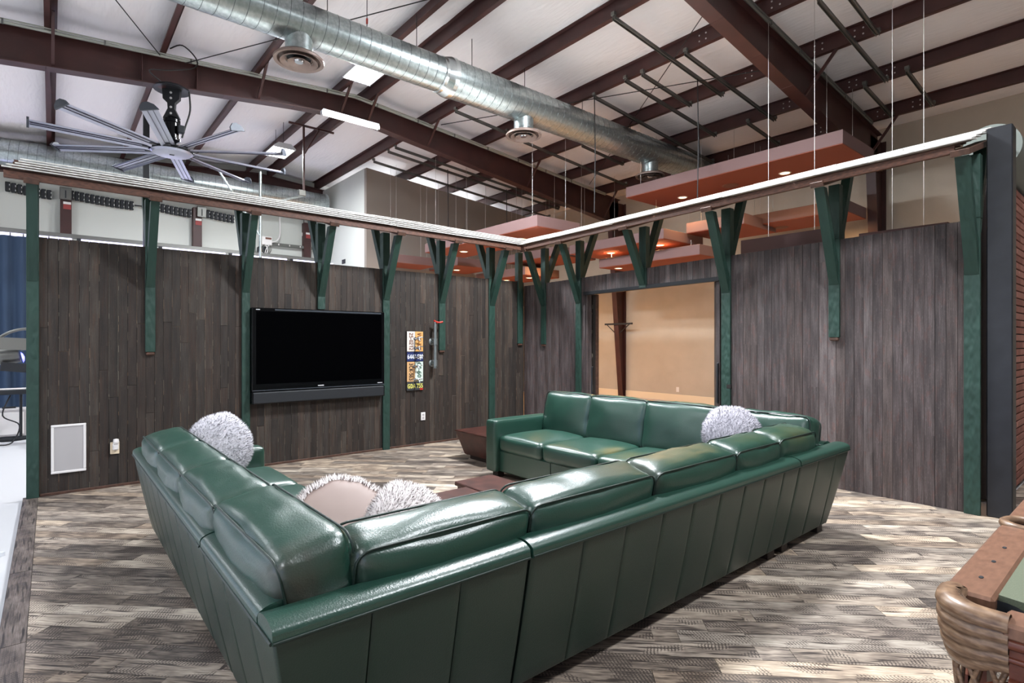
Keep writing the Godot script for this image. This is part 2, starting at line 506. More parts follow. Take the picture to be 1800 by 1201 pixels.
	part(wp, "long_face", MB.new().prism(PackedVector2Array([Vector2(fx, 0), Vector2(EAVE, 0), Vector2(EAVE, roof_y(EAVE) - 0.03), Vector2(fx, roof_y(fx) - 0.03)]), -12.42, -12.30), M.wall_taupe)
	part(wp, "wall_plate", MB.new().box(Vector3(fx - 0.008, 3.53, -13.62), Vector3(0.016, 0.11, 0.2), 0.004), M.steel_dark)

func plank_top(mb: MB, poly: PackedVector2Array, dir: Vector2, nor: Vector2, n0: float, w: float, a0: float, strip: int, off: float) -> void:
	var ix := Geometry2D.triangulate_polygon(poly)
	var y := 0.0
	for i in range(0, ix.size(), 3):
		var P := []
		var U := []
		for q in 3:
			var p := poly[ix[i + q]]
			P.append(Vector3(p.x, y, p.y))
			U.append(Vector2((strip + clampf((p.dot(nor) - n0) / w, 0.02, 0.98)) * 0.125, off + (p.dot(dir) - a0) * 0.8))
		mb.tri(P[0], P[1], P[2], Vector3.UP, Vector3.UP, Vector3.UP, U[0], U[1], U[2])
	var cw := 1.0 if not Geometry2D.is_polygon_clockwise(poly) else -1.0
	for i in poly.size():
		var a := poly[i]
		var b := poly[(i + 1) % poly.size()]
		var e := (b - a).normalized()
		var nn := Vector3(e.y, 0, -e.x) * cw
		mb.quad(Vector3(a.x, y, a.y), Vector3(b.x, y, b.y), Vector3(b.x, y - 0.012, b.y), Vector3(a.x, y - 0.012, a.y), nn, Vector2(strip * 0.125 + 0.05, off), Vector2(strip * 0.125 + 0.05, off + 0.1), Vector2(strip * 0.125 + 0.06, off + 0.1), Vector2(strip * 0.125 + 0.06, off))

func right_top(z: float) -> float:   # the doorway wall's top edge rises a little towards the black post
	return lerpf(2.375, 2.49, clampf((z + 6.8) / 5.8, 0.0, 1.0))

func plank_walls() -> void:
	var w1 := structure("wall_north", "dark weathered vertical plank wall behind the television")
	part(w1, "backing", MB.new().box(Vector3(2.9, 1.215, WZ - 0.06), Vector3(6.15, 2.43, 0.08)), M.dark_joint)
	rng.seed = 7
	var x := -0.10
	while x < WX:
		var w := 0.0775
		if x + w > WX: break
		var cuts := [0.0, 2.44]
		var u := rng.randf()
		if u < 0.55: cuts = [0.0, rng.randf_range(0.35, 2.1), 2.44]
		elif u < 0.7: cuts = [0.0, rng.randf_range(0.3, 1.0), rng.randf_range(1.3, 2.1), 2.44]
		for i in cuts.size() - 1:
			var a: float = cuts[i]
			var b: float = cuts[i + 1]
			var proud := rng.randf_range(0.0, 0.004)
			var mb := MB.new().box(Vector3(x + w * 0.5, (a + b) * 0.5, WZ - 0.010 + proud * 0.5), Vector3(w - 0.0016, b - a - 0.002, 0.02 + proud), 0.0012, Basis.IDENTITY, Vector2(0.125 * (rng.randi() % 8) + 0.001, rng.randf()), Vector2(0.1235 / w, 0.42))
			part(w1, "plank", mb, M["tvw%d" % (rng.randi() % 3)])
		x += w
	var bb := structure("baseboard_north", "thin dark brown strip where the television wall meets the floor")
	part(bb, "strip", MB.new().box(Vector3(2.92, 0.013, WZ + 0.008), Vector3(6.0, 0.026, 0.016), 0.003), M.stain)

	var w2 := structure("wall_east", "grey weathered vertical plank wall with a wide doorway")
	part(w2, "backing", MB.new().box(Vector3(WX + 0.06, 1.18, -6.13), Vector3(0.08, 2.36, 1.40)), M.dark_joint)
	part(w2, "backing", MB.new().box(Vector3(WX + 0.06, 1.2, -2.20), Vector3(0.08, 2.4, 2.26)), M.dark_joint)
	part(w2, "backing", MB.new().box(Vector3(WX + 0.06, 2.30, -4.38), Vector3(0.08, 0.16, 2.1)), M.dark_joint)
	var z := WZ
	rng.seed = 9
	while z < -1.09:
		var w := 0.0795
		var top := right_top(z)
		var bot := 0.0
		if z > -5.46 and z < -3.36: bot = 2.17 + (z + 5.4) * 0.014
		var mb := MB.new().box(Vector3(WX + 0.01 - rng.randf() * 0.003, (top + bot) * 0.5, z + w * 0.5), Vector3(0.022, top - bot, w - 0.002), 0.0012, Basis.IDENTITY, Vector2(0.125 * (rng.randi() % 8) + 0.001, rng.randf()), Vector2(0.1235 / w, 0.42))
		part(w2, "plank", mb, M["drw%d" % (rng.randi() % 3)])
		z += w
	# doorway: dark track board under the header, two sliding door leaves with long pulls
	var d := structure("door_1", "wide doorway with two weathered sliding leaves pushed aside")
	part(d, "track_board", MB.new().box(Vector3(WX - 0.002, 2.175, -4.40), Vector3(0.05, 0.05, 2.14), 0.004, Basis(Vector3.RIGHT, -0.014)), M.steel_dark)
	part(d, "jamb", MB.new().box(Vector3(WX + 0.06, 1.08, -5.44), Vector3(0.10, 2.16, 0.03), 0.004, Basis.IDENTITY, Vector2(0.3, 0.2), Vector2(1.2, 0.42)), M.drw1)
	part(d, "jamb", MB.new().box(Vector3(WX + 0.07, 1.09, -3.375), Vector3(0.13, 2.18, 0.05), 0.004, Basis.IDENTITY, Vector2(0.5, 0.2), Vector2(1.2, 0.42)), M.drw1)
	var la := part(d, "sliding_leaf", MB.new().box(Vector3(WX + 0.16, 1.08, -5.56), Vector3(0.045, 2.14, 0.36), 0.004, Basis.IDENTITY, Vector2(0.1, 0.2), Vector2(0.5, 0.42)), M.tvw1)
	part(la, "pull_handle", MB.new().tube([Vector3(WX + 0.125, 0.62, -5.42), Vector3(WX + 0.105, 0.63, -5.42), Vector3(WX + 0.105, 1.08, -5.42), Vector3(WX + 0.125, 1.09, -5.42)], 0.012, 8), M.matte_black)
	var lb := part(d, "sliding_leaf", MB.new().box(Vector3(WX + 0.045, 1.09, -3.385), Vector3(0.04, 2.18, 0.10), 0.004, Basis.IDENTITY, Vector2(0.4, 0.6), Vector2(1.0, 0.42)), M.tvw2)
	part(lb, "pull_handle", MB.new().tube([Vector3(WX + 0.02, 0.74, -3.375), Vector3(WX - 0.01, 0.75, -3.375), Vector3(WX - 0.01, 1.20, -3.375), Vector3(WX + 0.02, 1.21, -3.375)], 0.012, 8), M.matte_black)
	part(d, "copper_edge", MB.new().box(Vector3(WX + 0.16, 1.08, -5.365), Vector3(0.05, 2.14, 0.025), 0.003), M.stain)

	# brick return wall past the black post
	var bw := structure("wall_brick", "red-brown brick wall just past the black post")
	part(bw, "mortar_core", MB.new().box(Vector3(7.95, 1.52, -1.09), Vector3(2.7, 3.04, 0.2)), M.mortar)
	var bm := MB.new().box(Vector3.ZERO, Vector3(0.205, 0.062, 0.03), 0.004).mesh()
	var ri := 0
	var by := 0.035
	while by < 3.02:
		for i in 5:
			var bx := 6.72 + i * 0.216 + (0.108 if ri % 2 == 1 else 0.0)
			if bx + 0.1 > 9.3: continue
			part(bw, "brick", bm, M.brick[(ri * 5 + i * 3) % 3], T(bx, by, -0.985))
		by += 0.073
		ri += 1
	var far := MB.new()
	by = 0.035
	ri = 0
	while by < 3.02:
		for i in range(5, 11):
			far.box(Vector3(6.72 + i * 0.216 + (0.108 if ri % 2 == 1 else 0.0), by, -0.985), Vector3(0.205, 0.062, 0.03), 0.004)
		by += 0.073
		ri += 1
	part(bw, "further_bricks", far, M.brick[1]).set_meta("kind", "stuff")

func roof() -> void:
	var c := structure("ceiling", "white insulation blankets sagging between the roof purlins")
	var xs := [WEST, -2.55, -1.3, 0.0, 1.25, 2.5, 3.85, 4.35, 5.6, 6.9, 8.2, 9.5, 10.8, EAVE]
	var zs := [GABLE, F1, F2, 2.6, SOUTH]
	var nz := noise(77, 1.0, 2)
	for i in xs.size() - 1:
		for j in zs.size() - 1:
			var mb := MB.new()
			var nu := 8
			var nv := 26
			var P := []
			for a in nu + 1:
				var row := []
				for b in nv + 1:
					var u := float(a) / nu
					var w := float(b) / nv
					var X: float = lerpf(xs[i], xs[i + 1], u)
					var Z: float = lerpf(zs[j], zs[j + 1], w)
					var y := roof_y(X) + 0.205
					var e := 4.0 * u * (1.0 - u)
					var near: float = minf(w, 1.0 - w) * (zs[j + 1] - zs[j])
					y -= e * (0.035 + 0.02 * nz.get_noise_2d(X * 1.3, Z * 1.1) + 0.03 * exp(-near * 2.2) * sin(near * 22.0) * 0.5)
					row.append(Vector3(X, y, Z))
				P.append(row)
			var nrm := func(a: int, b: int) -> Vector3:
				var dx: Vector3 = P[mini(a + 1, nu)][b] - P[maxi(a - 1, 0)][b]
				var dz: Vector3 = P[a][mini(b + 1, nv)] - P[a][maxi(b - 1, 0)]
				var q := dx.cross(dz).normalized()
				return q if q.y < 0.0 else -q
			for a in nu:
				for b in nv:
					var uv := func(aa: int, bb: int) -> Vector2: return Vector2(P[aa][bb].x, P[aa][bb].z)
					mb.tri(P[a][b], P[a + 1][b], P[a + 1][b + 1], nrm.call(a, b), nrm.call(a + 1, b), nrm.call(a + 1, b + 1), uv.call(a, b), uv.call(a + 1, b), uv.call(a + 1, b + 1))
					mb.tri(P[a][b], P[a + 1][b + 1], P[a][b + 1], nrm.call(a, b), nrm.call(a + 1, b + 1), nrm.call(a, b + 1), uv.call(a, b), uv.call(a + 1, b + 1), uv.call(a, b + 1))
			part(c, "insulation_blanket", mb, M.insulation)
	var rs := PackedVector2Array([Vector2(WEST - 0.3, roof_y(WEST) + 0.26), Vector2(RIDGE, 6.08), Vector2(EAVE + 0.3, roof_y(EAVE) + 0.26), Vector2(EAVE + 0.3, 6.7), Vector2(WEST - 0.3, 6.7)])
	part(c, "roof_deck", MB.new().prism(rs, GABLE - 0.3, SOUTH + 0.3), M.wall_grey)

	# purlins: Z sections running the length of the hall
	var px := [-2.55, -1.3, 0.0, 1.25, 2.5, 3.85, 4.35, 5.6, 6.9, 8.2, 9.5, 10.8]
	var side := ["on the fan side", "on the panel side"]
	var ordn := ["first", "second", "third", "fourth", "fifth", "sixth"]
	for i in px.size():
		var X: float = px[i]
		var s := -1.0 if X < RIDGE else 1.0
		var rank := (5 - i) if X < RIDGE else (i - 6)
		var y := roof_y(X)
		var o := thing("roof_purlin", "brown steel roof purlin, %s from the ridge %s" % [ordn[rank], side[0 if s < 0 else 1]], "purlin", Vector3(X, y, GABLE), "roof purlins")
		var L := SOUTH - GABLE
		var zc := (SOUTH + GABLE) * 0.5
		part(o, "web", MB.new().box(Vector3(X, y + 0.1, zc), Vector3(0.012, 0.2, L)), M.steel)
		part(o, "lower_flange", MB.new().box(Vector3(X + s * 0.03, y + 0.006, zc), Vector3(0.07, 0.012, L), 0.003), M.steel)
		part(o, "lower_lip", MB.new().box(Vector3(X + s * 0.064, y + 0.016, zc), Vector3(0.006, 0.03, L)), M.steel)
		part(o, "upper_flange", MB.new().box(Vector3(X - s * 0.03, y + 0.196, zc), Vector3(0.07, 0.01, L)), M.steel)
		if X > 5.0:
			var bolt := MB.new().lathe([Vector2(0, 0.008), Vector2(0.011, 0.006), Vector2(0.012, 0.0)], 6).mesh()
			for fz in [F2 - 0.75, F2 - 0.25, F2 + 0.25, F2 + 0.75]:
				for dy in [0.06, 0.14]:
					for dz in [-0.05, 0.05]:
						part(o, "bolt", bolt, M.white_bolt, Transform3D(Basis(Vector3.BACK, PI / 2), Vector3(X - 0.006, y + dy, fz + dz)))

func frame_depth(x: float) -> float:
	return 0.36 + (0.030 * (RIDGE - 0.4 - x) if x < RIDGE - 0.4 else 0.040 * maxf(0.0, x - RIDGE + 0.4))

func frames() -> void:
	for f in [[F1, "brown steel rafter frame that carries the ceiling fan"], [F2, "brown steel rafter frame above the nearest red panel"], [GABLE + 0.14, "brown steel rafter frame against the pale end wall"]]:
		var fz: float = f[0]
		var o := thing("steel_portal", f[1], "steel portal", Vector3(RIDGE, 0, fz))
		for half in 2:
			var X0 := WEST if half == 0 else RIDGE
			var X1 := RIDGE if half == 0 else EAVE - 0.25
			var top := PackedVector2Array()
			var bot := PackedVector2Array()
			for k in 9:
				var X := lerpf(X0, X1, k / 8.0)
				top.append(Vector2(X, roof_y(X)))
				bot.append(Vector2(X, roof_y(X) - frame_depth(X)))
			var web := PackedVector2Array(top)
			for k in range(8, -1, -1): web.append(bot[k])
			var mb := MB.new().prism(web, -0.006, 0.006, T(0, 0, fz))
			for k in 8:
				mb.bar(Vector3(top[k].x, top[k].y - 0.008, fz), Vector3(top[k + 1].x, top[k + 1].y - 0.008, fz), 0.16, 0.016)
				mb.bar(Vector3(bot[k].x, bot[k].y + 0.008, fz), Vector3(bot[k + 1].x, bot[k + 1].y + 0.008, fz), 0.18, 0.018, Vector3.UP, 0.003)
			part(o, "rafter", mb, M.steel)
		# tapered column on the eave side
		var cy := roof_y(EAVE) - 0.05
		var cm := MB.new().prism(PackedVector2Array([Vector2(EAVE - 0.02, 0), Vector2(EAVE - 0.14, 0), Vector2(EAVE - 0.58, cy - 0.55), Vector2(EAVE - 0.62, cy), Vector2(EAVE - 0.02, cy)]), -0.006, 0.006, T(0, 0, fz))
		cm.bar(Vector3(EAVE - 0.14, 0, fz), Vector3(EAVE - 0.58, cy - 0.55, fz), 0.016, 0.15, Vector3.BACK)
		cm.box(Vector3(EAVE - 0.02, cy * 0.5, fz), Vector3(0.016, cy, 0.15))
		part(o, "column", cm, M.steel)
		if fz < -14.0: continue
		# stiffeners and flange braces
		for sx in ([0.98, 1.66] if fz == F1 else []):
			var sy := roof_y(sx)
			part(o, "stiffener", MB.new().box(Vector3(sx, sy - frame_depth(sx) * 0.5, fz + 0.045), Vector3(0.012, frame_depth(sx) - 0.03, 0.08)), M.steel)
		for X in [0.0, 2.5, 3.85, 4.35, 5.6, 8.2, 10.8]:
			for sg in ([1.0] if fz == F1 else [-1.0, 1.0]):
				if fz == F2 and X < 5.0: continue
				var y0 := roof_y(X) - frame_depth(X) + 0.04
				part(o, "flange_brace", MB.new().bar(Vector3(X + 0.02, y0, fz + sg * 0.05), Vector3(X + 0.02, roof_y(X) + 0.06, fz + sg * 0.52), 0.035, 0.035), M.steel)
	# conduit channels along the rafter tops
	for f in [[F1, "pale metal conduit clipped along the top of the fan's rafter"], [F2, "dark conduit clipped along the rafter above the nearest red panel"]]:
		var o := thing("conduit", f[1], "conduit", Vector3(RIDGE, 5.7, f[0] + 0.12))
		for half in 2:
			var A := Vector3(WEST + 0.2, roof_y(WEST + 0.2) - 0.035, f[0] + 0.115) if half == 0 else Vector3(RIDGE, 5.765, f[0] + 0.115)
			var B := Vector3(RIDGE, 5.765, f[0] + 0.115) if half == 0 else Vector3(EAVE - 0.9, roof_y(EAVE - 0.9) - 0.035, f[0] + 0.115)
			part(o, "pipe", MB.new().tube([A, B], 0.022, 8), M.strut if f[0] == F2 else M.conduit)
			part(o, "pipe", MB.new().tube([A + Vector3(0, 0.035, 0.01), B + Vector3(0, 0.035, 0.01)], 0.012, 8), M.strut if f[0] == F2 else M.conduit)
			for k in 8:
				var q := A.lerp(B, (k + 0.5) / 8.0)
				part(o, "clip", MB.new().box(q + Vector3(0, 0.0, 0.022), Vector3(0.02, 0.07, 0.012)), M.strut)
	# struts the panels hang from
	var S := [[5.55, 8.25, -4.58], [6.85, 9.6, -4.36], [6.88, 8.2, -5.12], [6.84, 9.5, -5.41], [6.9, 10.6, -6.1], [8.2, 9.5, -7.57], [5.6, 6.8, -8.26], [7.3, 10.55, -8.32], [7.0, 9.45, -2.66], [6.0, 8.15, -2.39], [9.35, 10.7, -2.38], [9.4, 10.7, -2.93], [9.4, 10.6, -4.74], [5.65, 10.9, -10.62], [5.65, 10.9, -10.95], [5.7, 11.3, -11.75]]
	var SL := ["longest left of the near rafter, with a cord", "ending against the near rafter's edge", "shortest of the four side by side over the duct", "beside the shortest, reaching further down", "lowest of the four, crossing behind the duct", "tiny one behind the far end of the duct", "upper one beside the middle diffuser", "long one between the duct and the far rafter", "longest one right of the near rafter", "upper short one right of the near rafter", "short one furthest along past the near rafter", "short one close to the near rafter's eave end", "short one just above the largest red panel", "upper of two parallel ones beyond the far rafter", "lower of two parallel ones beyond the far rafter", "one running along the top of the taupe partition"]
	for i in S.size():
		var s = S[i]
		var A := Vector3(s[0], roof_y(s[0]) - 0.035, s[2])
		var B := Vector3(s[1], roof_y(s[1]) - 0.035, s[2])
		var o := thing("hanger_strut", "grey steel strut under the purlins, " + SL[i], "strut", A, "steel struts under the purlins")
		part(o, "channel", MB.new().bar(A, B, 0.042, 0.016).bar(A + Vector3(0, -0.02, 0.018), B + Vector3(0, -0.02, 0.018), 0.006, 0.036).bar(A + Vector3(0, -0.02, -0.018), B + Vector3(0, -0.02, -0.018), 0.006, 0.036), M.strut)
		for q in [A, B]:
			part(o, "beam_clamp", MB.new().box(q + Vector3(0, 0.035, 0), Vector3(0.05, 0.05, 0.06), 0.005), M.strut)
	# diagonal roof bracing rods
	var R := [[Vector3(-0.4, 5.56, -6.2), Vector3(1.2, 5.52, -9.2), "thin dark bracing rod sloping down to the fan mount from above"], [Vector3(1.5, 5.52, -9.2), Vector3(4.9, 5.72, -3.5), "long dark bracing rod running from the fan's rafter up behind the duct"], [Vector3(5.7, 5.6, -8.9), Vector3(8.0, 5.4, -3.6), "long dark bracing rod crossing the bays on the panel side"], [Vector3(6.2, 5.6, -3.6), Vector3(10.0, 5.28, -9.0), "dark bracing rod crossing behind the big duct"]]
	for r in R:
		solo("bracing_rod", MB.new().tube([Vector3.ZERO, r[1] - r[0]], 0.007, 6), M.cable, r[2], "rod", r[0], "roof bracing rods")

# ---------- canopies and posts ----------
func canopy_y(z: float) -> float:
	return lerpf(0.0, 0.10, clampf((z + 6.4) / 5.3, 0.0, 1.0))
func canopies() -> void:
	# profile: fascia at 0.43 out, five lapped courses rising to the wall line and falling behind
	var n := thing("shake_canopy", "narrow lapped board canopy above the television wall", "canopy", Vector3(2.8, 2.86, WZ + 0.43))
	var e := thing("shake_canopy", "narrow lapped board canopy above the doorway wall", "canopy", Vector3(WX - 0.43, 2.9, -3.7))
	rng.seed = 21
	# a single slope rising away from the room: five lapped courses of long boards
	var sl := 0.36
	for c in 5:
		var e0 := 0.478 - c * 0.185        # lower edge, metres out from the wall face
		var ec := e0 - 0.10
		var yc := 2.925 + (0.478 - ec) * sl + 0.004
		var k := 0.232                  # each board lies flatter than the roof, so its lower edge stands proud
		var x := -0.37 + rng.randf() * 0.05 + c * 0.035
		var xe := WX - ec
		while x < xe - 0.02:
			var L := rng.randf_range(0.6, 1.3)
			if x + L > xe - 0.3: L = xe - x
			var j := rng.randf_range(-0.003, 0.003)
			part(n, "shake_board", MB.new().bar(Vector3(x, yc + j, WZ + ec), Vector3(x + L - 0.008, yc + j, WZ + ec), 0.205, 0.012, Vector3(0, 1.0, k).normalized(), 0.002), M.shake)
			x += L
		var z := WZ + ec
		var ze := -0.985 + rng.randf() * 0.02
		while z < ze - 0.02:
			var L := rng.randf_range(0.6, 1.3)
			if z + L > ze - 0.3: L = ze - z
			var j := rng.randf_range(-0.003, 0.003)
			part(e, "shake_board", MB.new().bar(Vector3(WX - ec, yc + j + canopy_y(z), z), Vector3(WX - ec, yc + j + canopy_y(z + L), z + L - 0.008), 0.205, 0.012, Vector3(-k, 1.0, 0).normalized(), 0.002), M.shake)
			z += L
	part(n, "fascia", MB.new().box(Vector3((WX - 0.43 - 0.31) * 0.5, 2.89, WZ + 0.43), Vector3(WX - 0.43 + 0.31, 0.066, 0.03), 0.004), M.fascia)
	part(e, "fascia", MB.new().bar(Vector3(WX - 0.43, 2.892, WZ + 0.42), Vector3(WX - 0.43, 2.892 + canopy_y(-1.09), -1.09), 0.03, 0.066, Vector3.UP, 0.004), M.fascia)
	# battens under the boards, showing at the open end by the black post
	for q in 5:
		var eb := 0.36 - q * 0.19
		var y := 2.925 + (0.478 - eb) * sl - 0.028
		part(n, "batten", MB.new().box(Vector3((WX - eb - 0.3) * 0.5, y, WZ + eb), Vector3(WX - eb + 0.25, 0.022, 0.035)), M.stain)
		part(e, "batten", MB.new().bar(Vector3(WX - eb, y, WZ + eb), Vector3(WX - eb, y + 0.10, -1.07), 0.035, 0.022), M.stain)

	# bracket posts: television wall
	var PX := [[-0.13, 0.0, 0.09, "full-height green post at the open end of the television wall"], [0.79, 1.35, 0.088, "short green hanging post between the two tall posts beside the speaker plate"], [1.71, 0.0, 0.086, "full-height green post along the edge of the television next to the fan"], [2.585, 1.86, 0.095, "short green post ending on top of the television"], [3.47, 0.0, 0.10, "full-height green post between the television and the licence plates"], [4.36, 1.335, 0.105, "short green hanging post beside the pipe with the red handle"], [5.277, 0.0, 0.115, "full-height green post nearest the corner on the television wall"]]
	for p in PX:
		var o := thing("bracket_post", p[3], "post", Vector3(p[0], p[1], WZ), "green bracket posts")
		bracket(o, Vector3(p[0], 0, WZ), Vector3(0, 0, 1), p[1], p[2], 0.0)
	var PZ := [[-6.32, 1.42, 0.10, "short green hanging post, second from the corner"], [-5.57, 0.0, 0.10, "full-height green post beside the dark edge of the doorway"], [-4.42, 2.165, 0.11, "short green post above the middle of the doorway"], [-3.26, 0.0, 0.11, "full-height green post right of the doorway, with a notch"], [-2.12, 1.50, 0.10, "short green hanging post on the bare grey planks"], [-1.055, 0.0, 0.11, "full-height green post beside the black steel post"]]
	for p in PZ:
		var o := thing("bracket_post", p[3], "post", Vector3(WX, p[1], p[0]), "green bracket posts")
		bracket(o, Vector3(WX, 0, p[0]), Vector3(-1, 0, 0), p[1], p[2], canopy_y(p[0]))
	var nt := get_node("bracket_post_010")
	part(nt, "notch", MB.new().box(Vector3(WX - 0.019, 0.945, -3.222), Vector3(0.032, 0.045, 0.05), 0.002), M.dark_joint)
	var cp := thing("bracket_post", "short green hanging post in the corner of the two walls", "post", Vector3(5.85, 1.42, WZ), "green bracket posts")
	part(cp, "upright", MB.new().box(Vector3(5.86, 1.94, WZ + 0.02), Vector3(0.1, 1.02, 0.034), 0.004).box(Vector3(5.86, 2.68, WZ - 0.01), Vector3(0.1, 0.46, 0.09), 0.004), M.green)
	part(cp, "end_cut", MB.new().box(Vector3(5.86, 1.415, WZ + 0.02), Vector3(0.086, 0.036, 0.028), 0.009), M.stain)

func bracket(o: Node3D, at: Vector3, out: Vector3, y0: float, w: float, dy: float) -> void:
	var side := out.cross(Vector3.UP)
	var B := Basis(side, Vector3.UP, side.cross(Vector3.UP))
	var wt := 2.445 if out.z > 0.5 else right_top(at.z) + 0.005
	var up := MB.new()
	if y0 < wt - 0.01:   # face board on the planks below the wall's top edge
		up.box(at + out * 0.018 + Vector3(0, (y0 + wt) * 0.5, 0), Vector3(w, wt - y0, 0.030), 0.003, B)
	var top := 2.93 + dy
	up.box(at + out * -0.012 + Vector3(0, (wt + top) * 0.5, 0), Vector3(w, top - wt, 0.09), 0.003, B)
	part(o, "upright", up, M.green)
	var th := w * 0.42
	var R := [[1.0, 0.036, maxf(2.02, y0 + 0.03 if y0 > 2.1 else 0.0), 0.395, 2.84 + dy], [-1.0, 0.062, 2.38, 0.40, 3.13 + dy]]
	for q in R:
		var sg: float = q[0]
		var u := Vector2(q[3] - q[1], q[4] - q[2]).normalized()
		var h := 0.075
		var poly := PackedVector2Array()
		# vertical cut against the post, level cut at the top, in the (out, up) plane
		poly.append(Vector2(0, 0))
		var tx: float = (q[4] - q[2]) * u.x / u.y
		poly.append(Vector2(tx, q[4] - q[2]))
		poly.append(Vector2(tx - h / u.y, q[4] - q[2]))
		poly.append(Vector2(0, h / u.x))
		var X := Transform3D(Basis(out * sg, Vector3.UP, (out * sg).cross(Vector3.UP)), at + out * sg * q[1] + Vector3(0, q[2], 0))
		part(o, "brace", MB.new().prism(poly, -th, th, X), M.green)
	# sloping crossbeam under the boards, its sawn end showing below the fascia
	var f := at + out * 0.455 + Vector3(0, 2.852 + dy, 0)
	var r := at - out * 0.42 + Vector3(0, 3.13 + dy, 0)
	part(o, "crossbeam", MB.new().bar(f, r, w + 0.015, 0.05, Vector3.UP, 0.004), M.stain)
	if y0 > 0.1 and y0 < 1.6:
		part(o, "end_cut", MB.new().box(at + out * 0.018 + Vector3(0, y0 - 0.016, 0), Vector3(w * 0.86, 0.036, 0.026), 0.009, B), M.stain)

# ---------- ceiling equipment ----------
func fan() -> void:
	var hub := Vector3(1.347, 4.20, F1)
	var o := thing("ceiling_fan", "large ten-blade silver industrial fan hanging from the brown rafter", "fan", Vector3(1.347, 4.1, F1))
	var my := roof_y(1.347) - frame_depth(1.347)
	part(o, "mounting_plate", MB.new().lathe([Vector2(0, my + 0.03), Vector2(0.16, my + 0.03), Vector2(0.22, my + 0.0), Vector2(0.235, my - 0.03), Vector2(0.22, my - 0.03), Vector2(0.12, my - 0.01), Vector2(0, my - 0.01)], 28, T(hub.x, 0, hub.z)), M.steel_dark)
	var yoke := part(o, "yoke", MB.new().prism(PackedVector2Array([Vector2(-0.12, 0), Vector2(0.12, 0), Vector2(0.11, -0.16), Vector2(0.05, -0.22), Vector2(0.045, -0.30), Vector2(0.11, -0.44), Vector2(-0.11, -0.44), Vector2(-0.045, -0.30), Vector2(-0.05, -0.22), Vector2(-0.11, -0.16)]), -0.03, 0.03, Transform3D(Basis(Vector3.UP, deg_to_rad(-30)), Vector3(hub.x, my, hub.z))), M.steel_dark)
	var fb := Basis(Vector3.UP, deg_to_rad(-30))
	for k in [-0.07, -0.15, -0.28, -0.37]:
		part(yoke, "bolt", MB.new().lathe([Vector2(0, 0.045), Vector2(0.016, 0.04), Vector2(0.018, 0.0)], 8, Transform3D(fb * Basis(Vector3.RIGHT, PI / 2), Vector3(hub.x, my + k, hub.z))), M.white_bolt)
	part(o, "motor", MB.new().lathe([Vector2(0, my - 0.42), Vector2(0.075, my - 0.42), Vector2(0.085, my - 0.44), Vector2(0.11, my - 0.46), Vector2(0.11, my - 0.50), Vector2(0.095, my - 0.51), Vector2(0.095, my - 0.72), Vector2(0.11, my - 0.73), Vector2(0.11, my - 0.76), Vector2(0.06, my - 0.80), Vector2(0.05, 4.26), Vector2(0, 4.26)], 20, T(hub.x, 0, hub.z)), M.gloss_black)
	part(o, "junction_box", MB.new().box(Vector3(hub.x + 0.10, my - 0.6, hub.z + 0.09), Vector3(0.09, 0.11, 0.09), 0.01), M.steel_dark)
	part(o, "hub", MB.new().lathe([Vector2(0, 4.27), Vector2(0.22, 4.265), Vector2(0.27, 4.245), Vector2(0.275, 4.215), Vector2(0.24, 4.185), Vector2(0, 4.175)], 32, T(hub.x, 0, hub.z)), M.fan_metal)
	part(o, "hub_rim", MB.new().lathe([Vector2(0.27, 4.25), Vector2(0.29, 4.24), Vector2(0.29, 4.22), Vector2(0.27, 4.21)], 32, T(hub.x, 0, hub.z)), M.gloss_black)
	part(o, "hub_badge", MB.new().box(Vector3(hub.x, 4.176, hub.z), Vector3(0.06, 0.006, 0.04)), M.matte_black)
	# blade along +x, airfoil section
	var sec := PackedVector2Array([Vector2(-0.085, 0.0), Vector2(-0.05, 0.022), Vector2(0.0, 0.03), Vector2(0.05, 0.02), Vector2(0.09, -0.004), Vector2(0.05, 0.006), Vector2(0.0, 0.004), Vector2(-0.06, -0.006)])
	var bm := MB.new().prism(sec, 0.24, 1.56, Transform3D(Basis(Vector3(0, 0, 1), Vector3(0, 1, 0), Vector3(1, 0, 0)).rotated(Vector3.RIGHT, 0.22), Vector3.ZERO)).mesh()
	var rib := MB.new().bar(Vector3(0.26, 0.005, -0.03), Vector3(1.55, 0.005, -0.03), 0.005, 0.012).bar(Vector3(0.26, -0.002, 0.03), Vector3(1.55, -0.002, 0.03), 0.005, 0.012).mesh()
	var cap := MB.new().prism(PackedVector2Array([Vector2(-0.10, -0.01), Vector2(-0.06, 0.05), Vector2(0.0, 0.085), Vector2(0.06, 0.08), Vector2(0.10, 0.03), Vector2(0.10, -0.015)]), 1.56, 1.585, Transform3D(Basis(Vector3(0, 0, 1), Vector3(0, 1, 0), Vector3(1, 0, 0)).rotated(Vector3.RIGHT, 0.22), Vector3.ZERO)).mesh()
	var arm := MB.new().bar(Vector3(0.2, 0, 0), Vector3(0.36, 0, 0), 0.06, 0.02, Vector3.UP, 0.003).mesh()
	for k in 10:
		var X := Transform3D(Basis(Vector3.UP, deg_to_rad(1.5 - 36.0 * k)), hub + Vector3(0, 0.03, 0))
		var b := part(o, "blade", bm, M.fan_metal, X)
		part(b, "winglet", cap, M.fan_cap, X)
		part(b, "blade_arm", arm, M.steel_dark, X)
		part(b, "ridge", rib, M.fan_ridge, X)
	var c1 := [Vector3(1.2, my + 0.02, F1 + 0.1), Vector3(1.05, my + 0.1, F1 + 0.2), Vector3(1.3, my + 0.16, F1 + 0.24), Vector3(1.6, my + 0.3, F1 + 0.22), Vector3(1.62, my + 0.45, F1 + 0.2), Vector3(1.45, my + 0.58, F1 + 0.2), Vector3(1.3, my + 0.5, F1 + 0.16)]
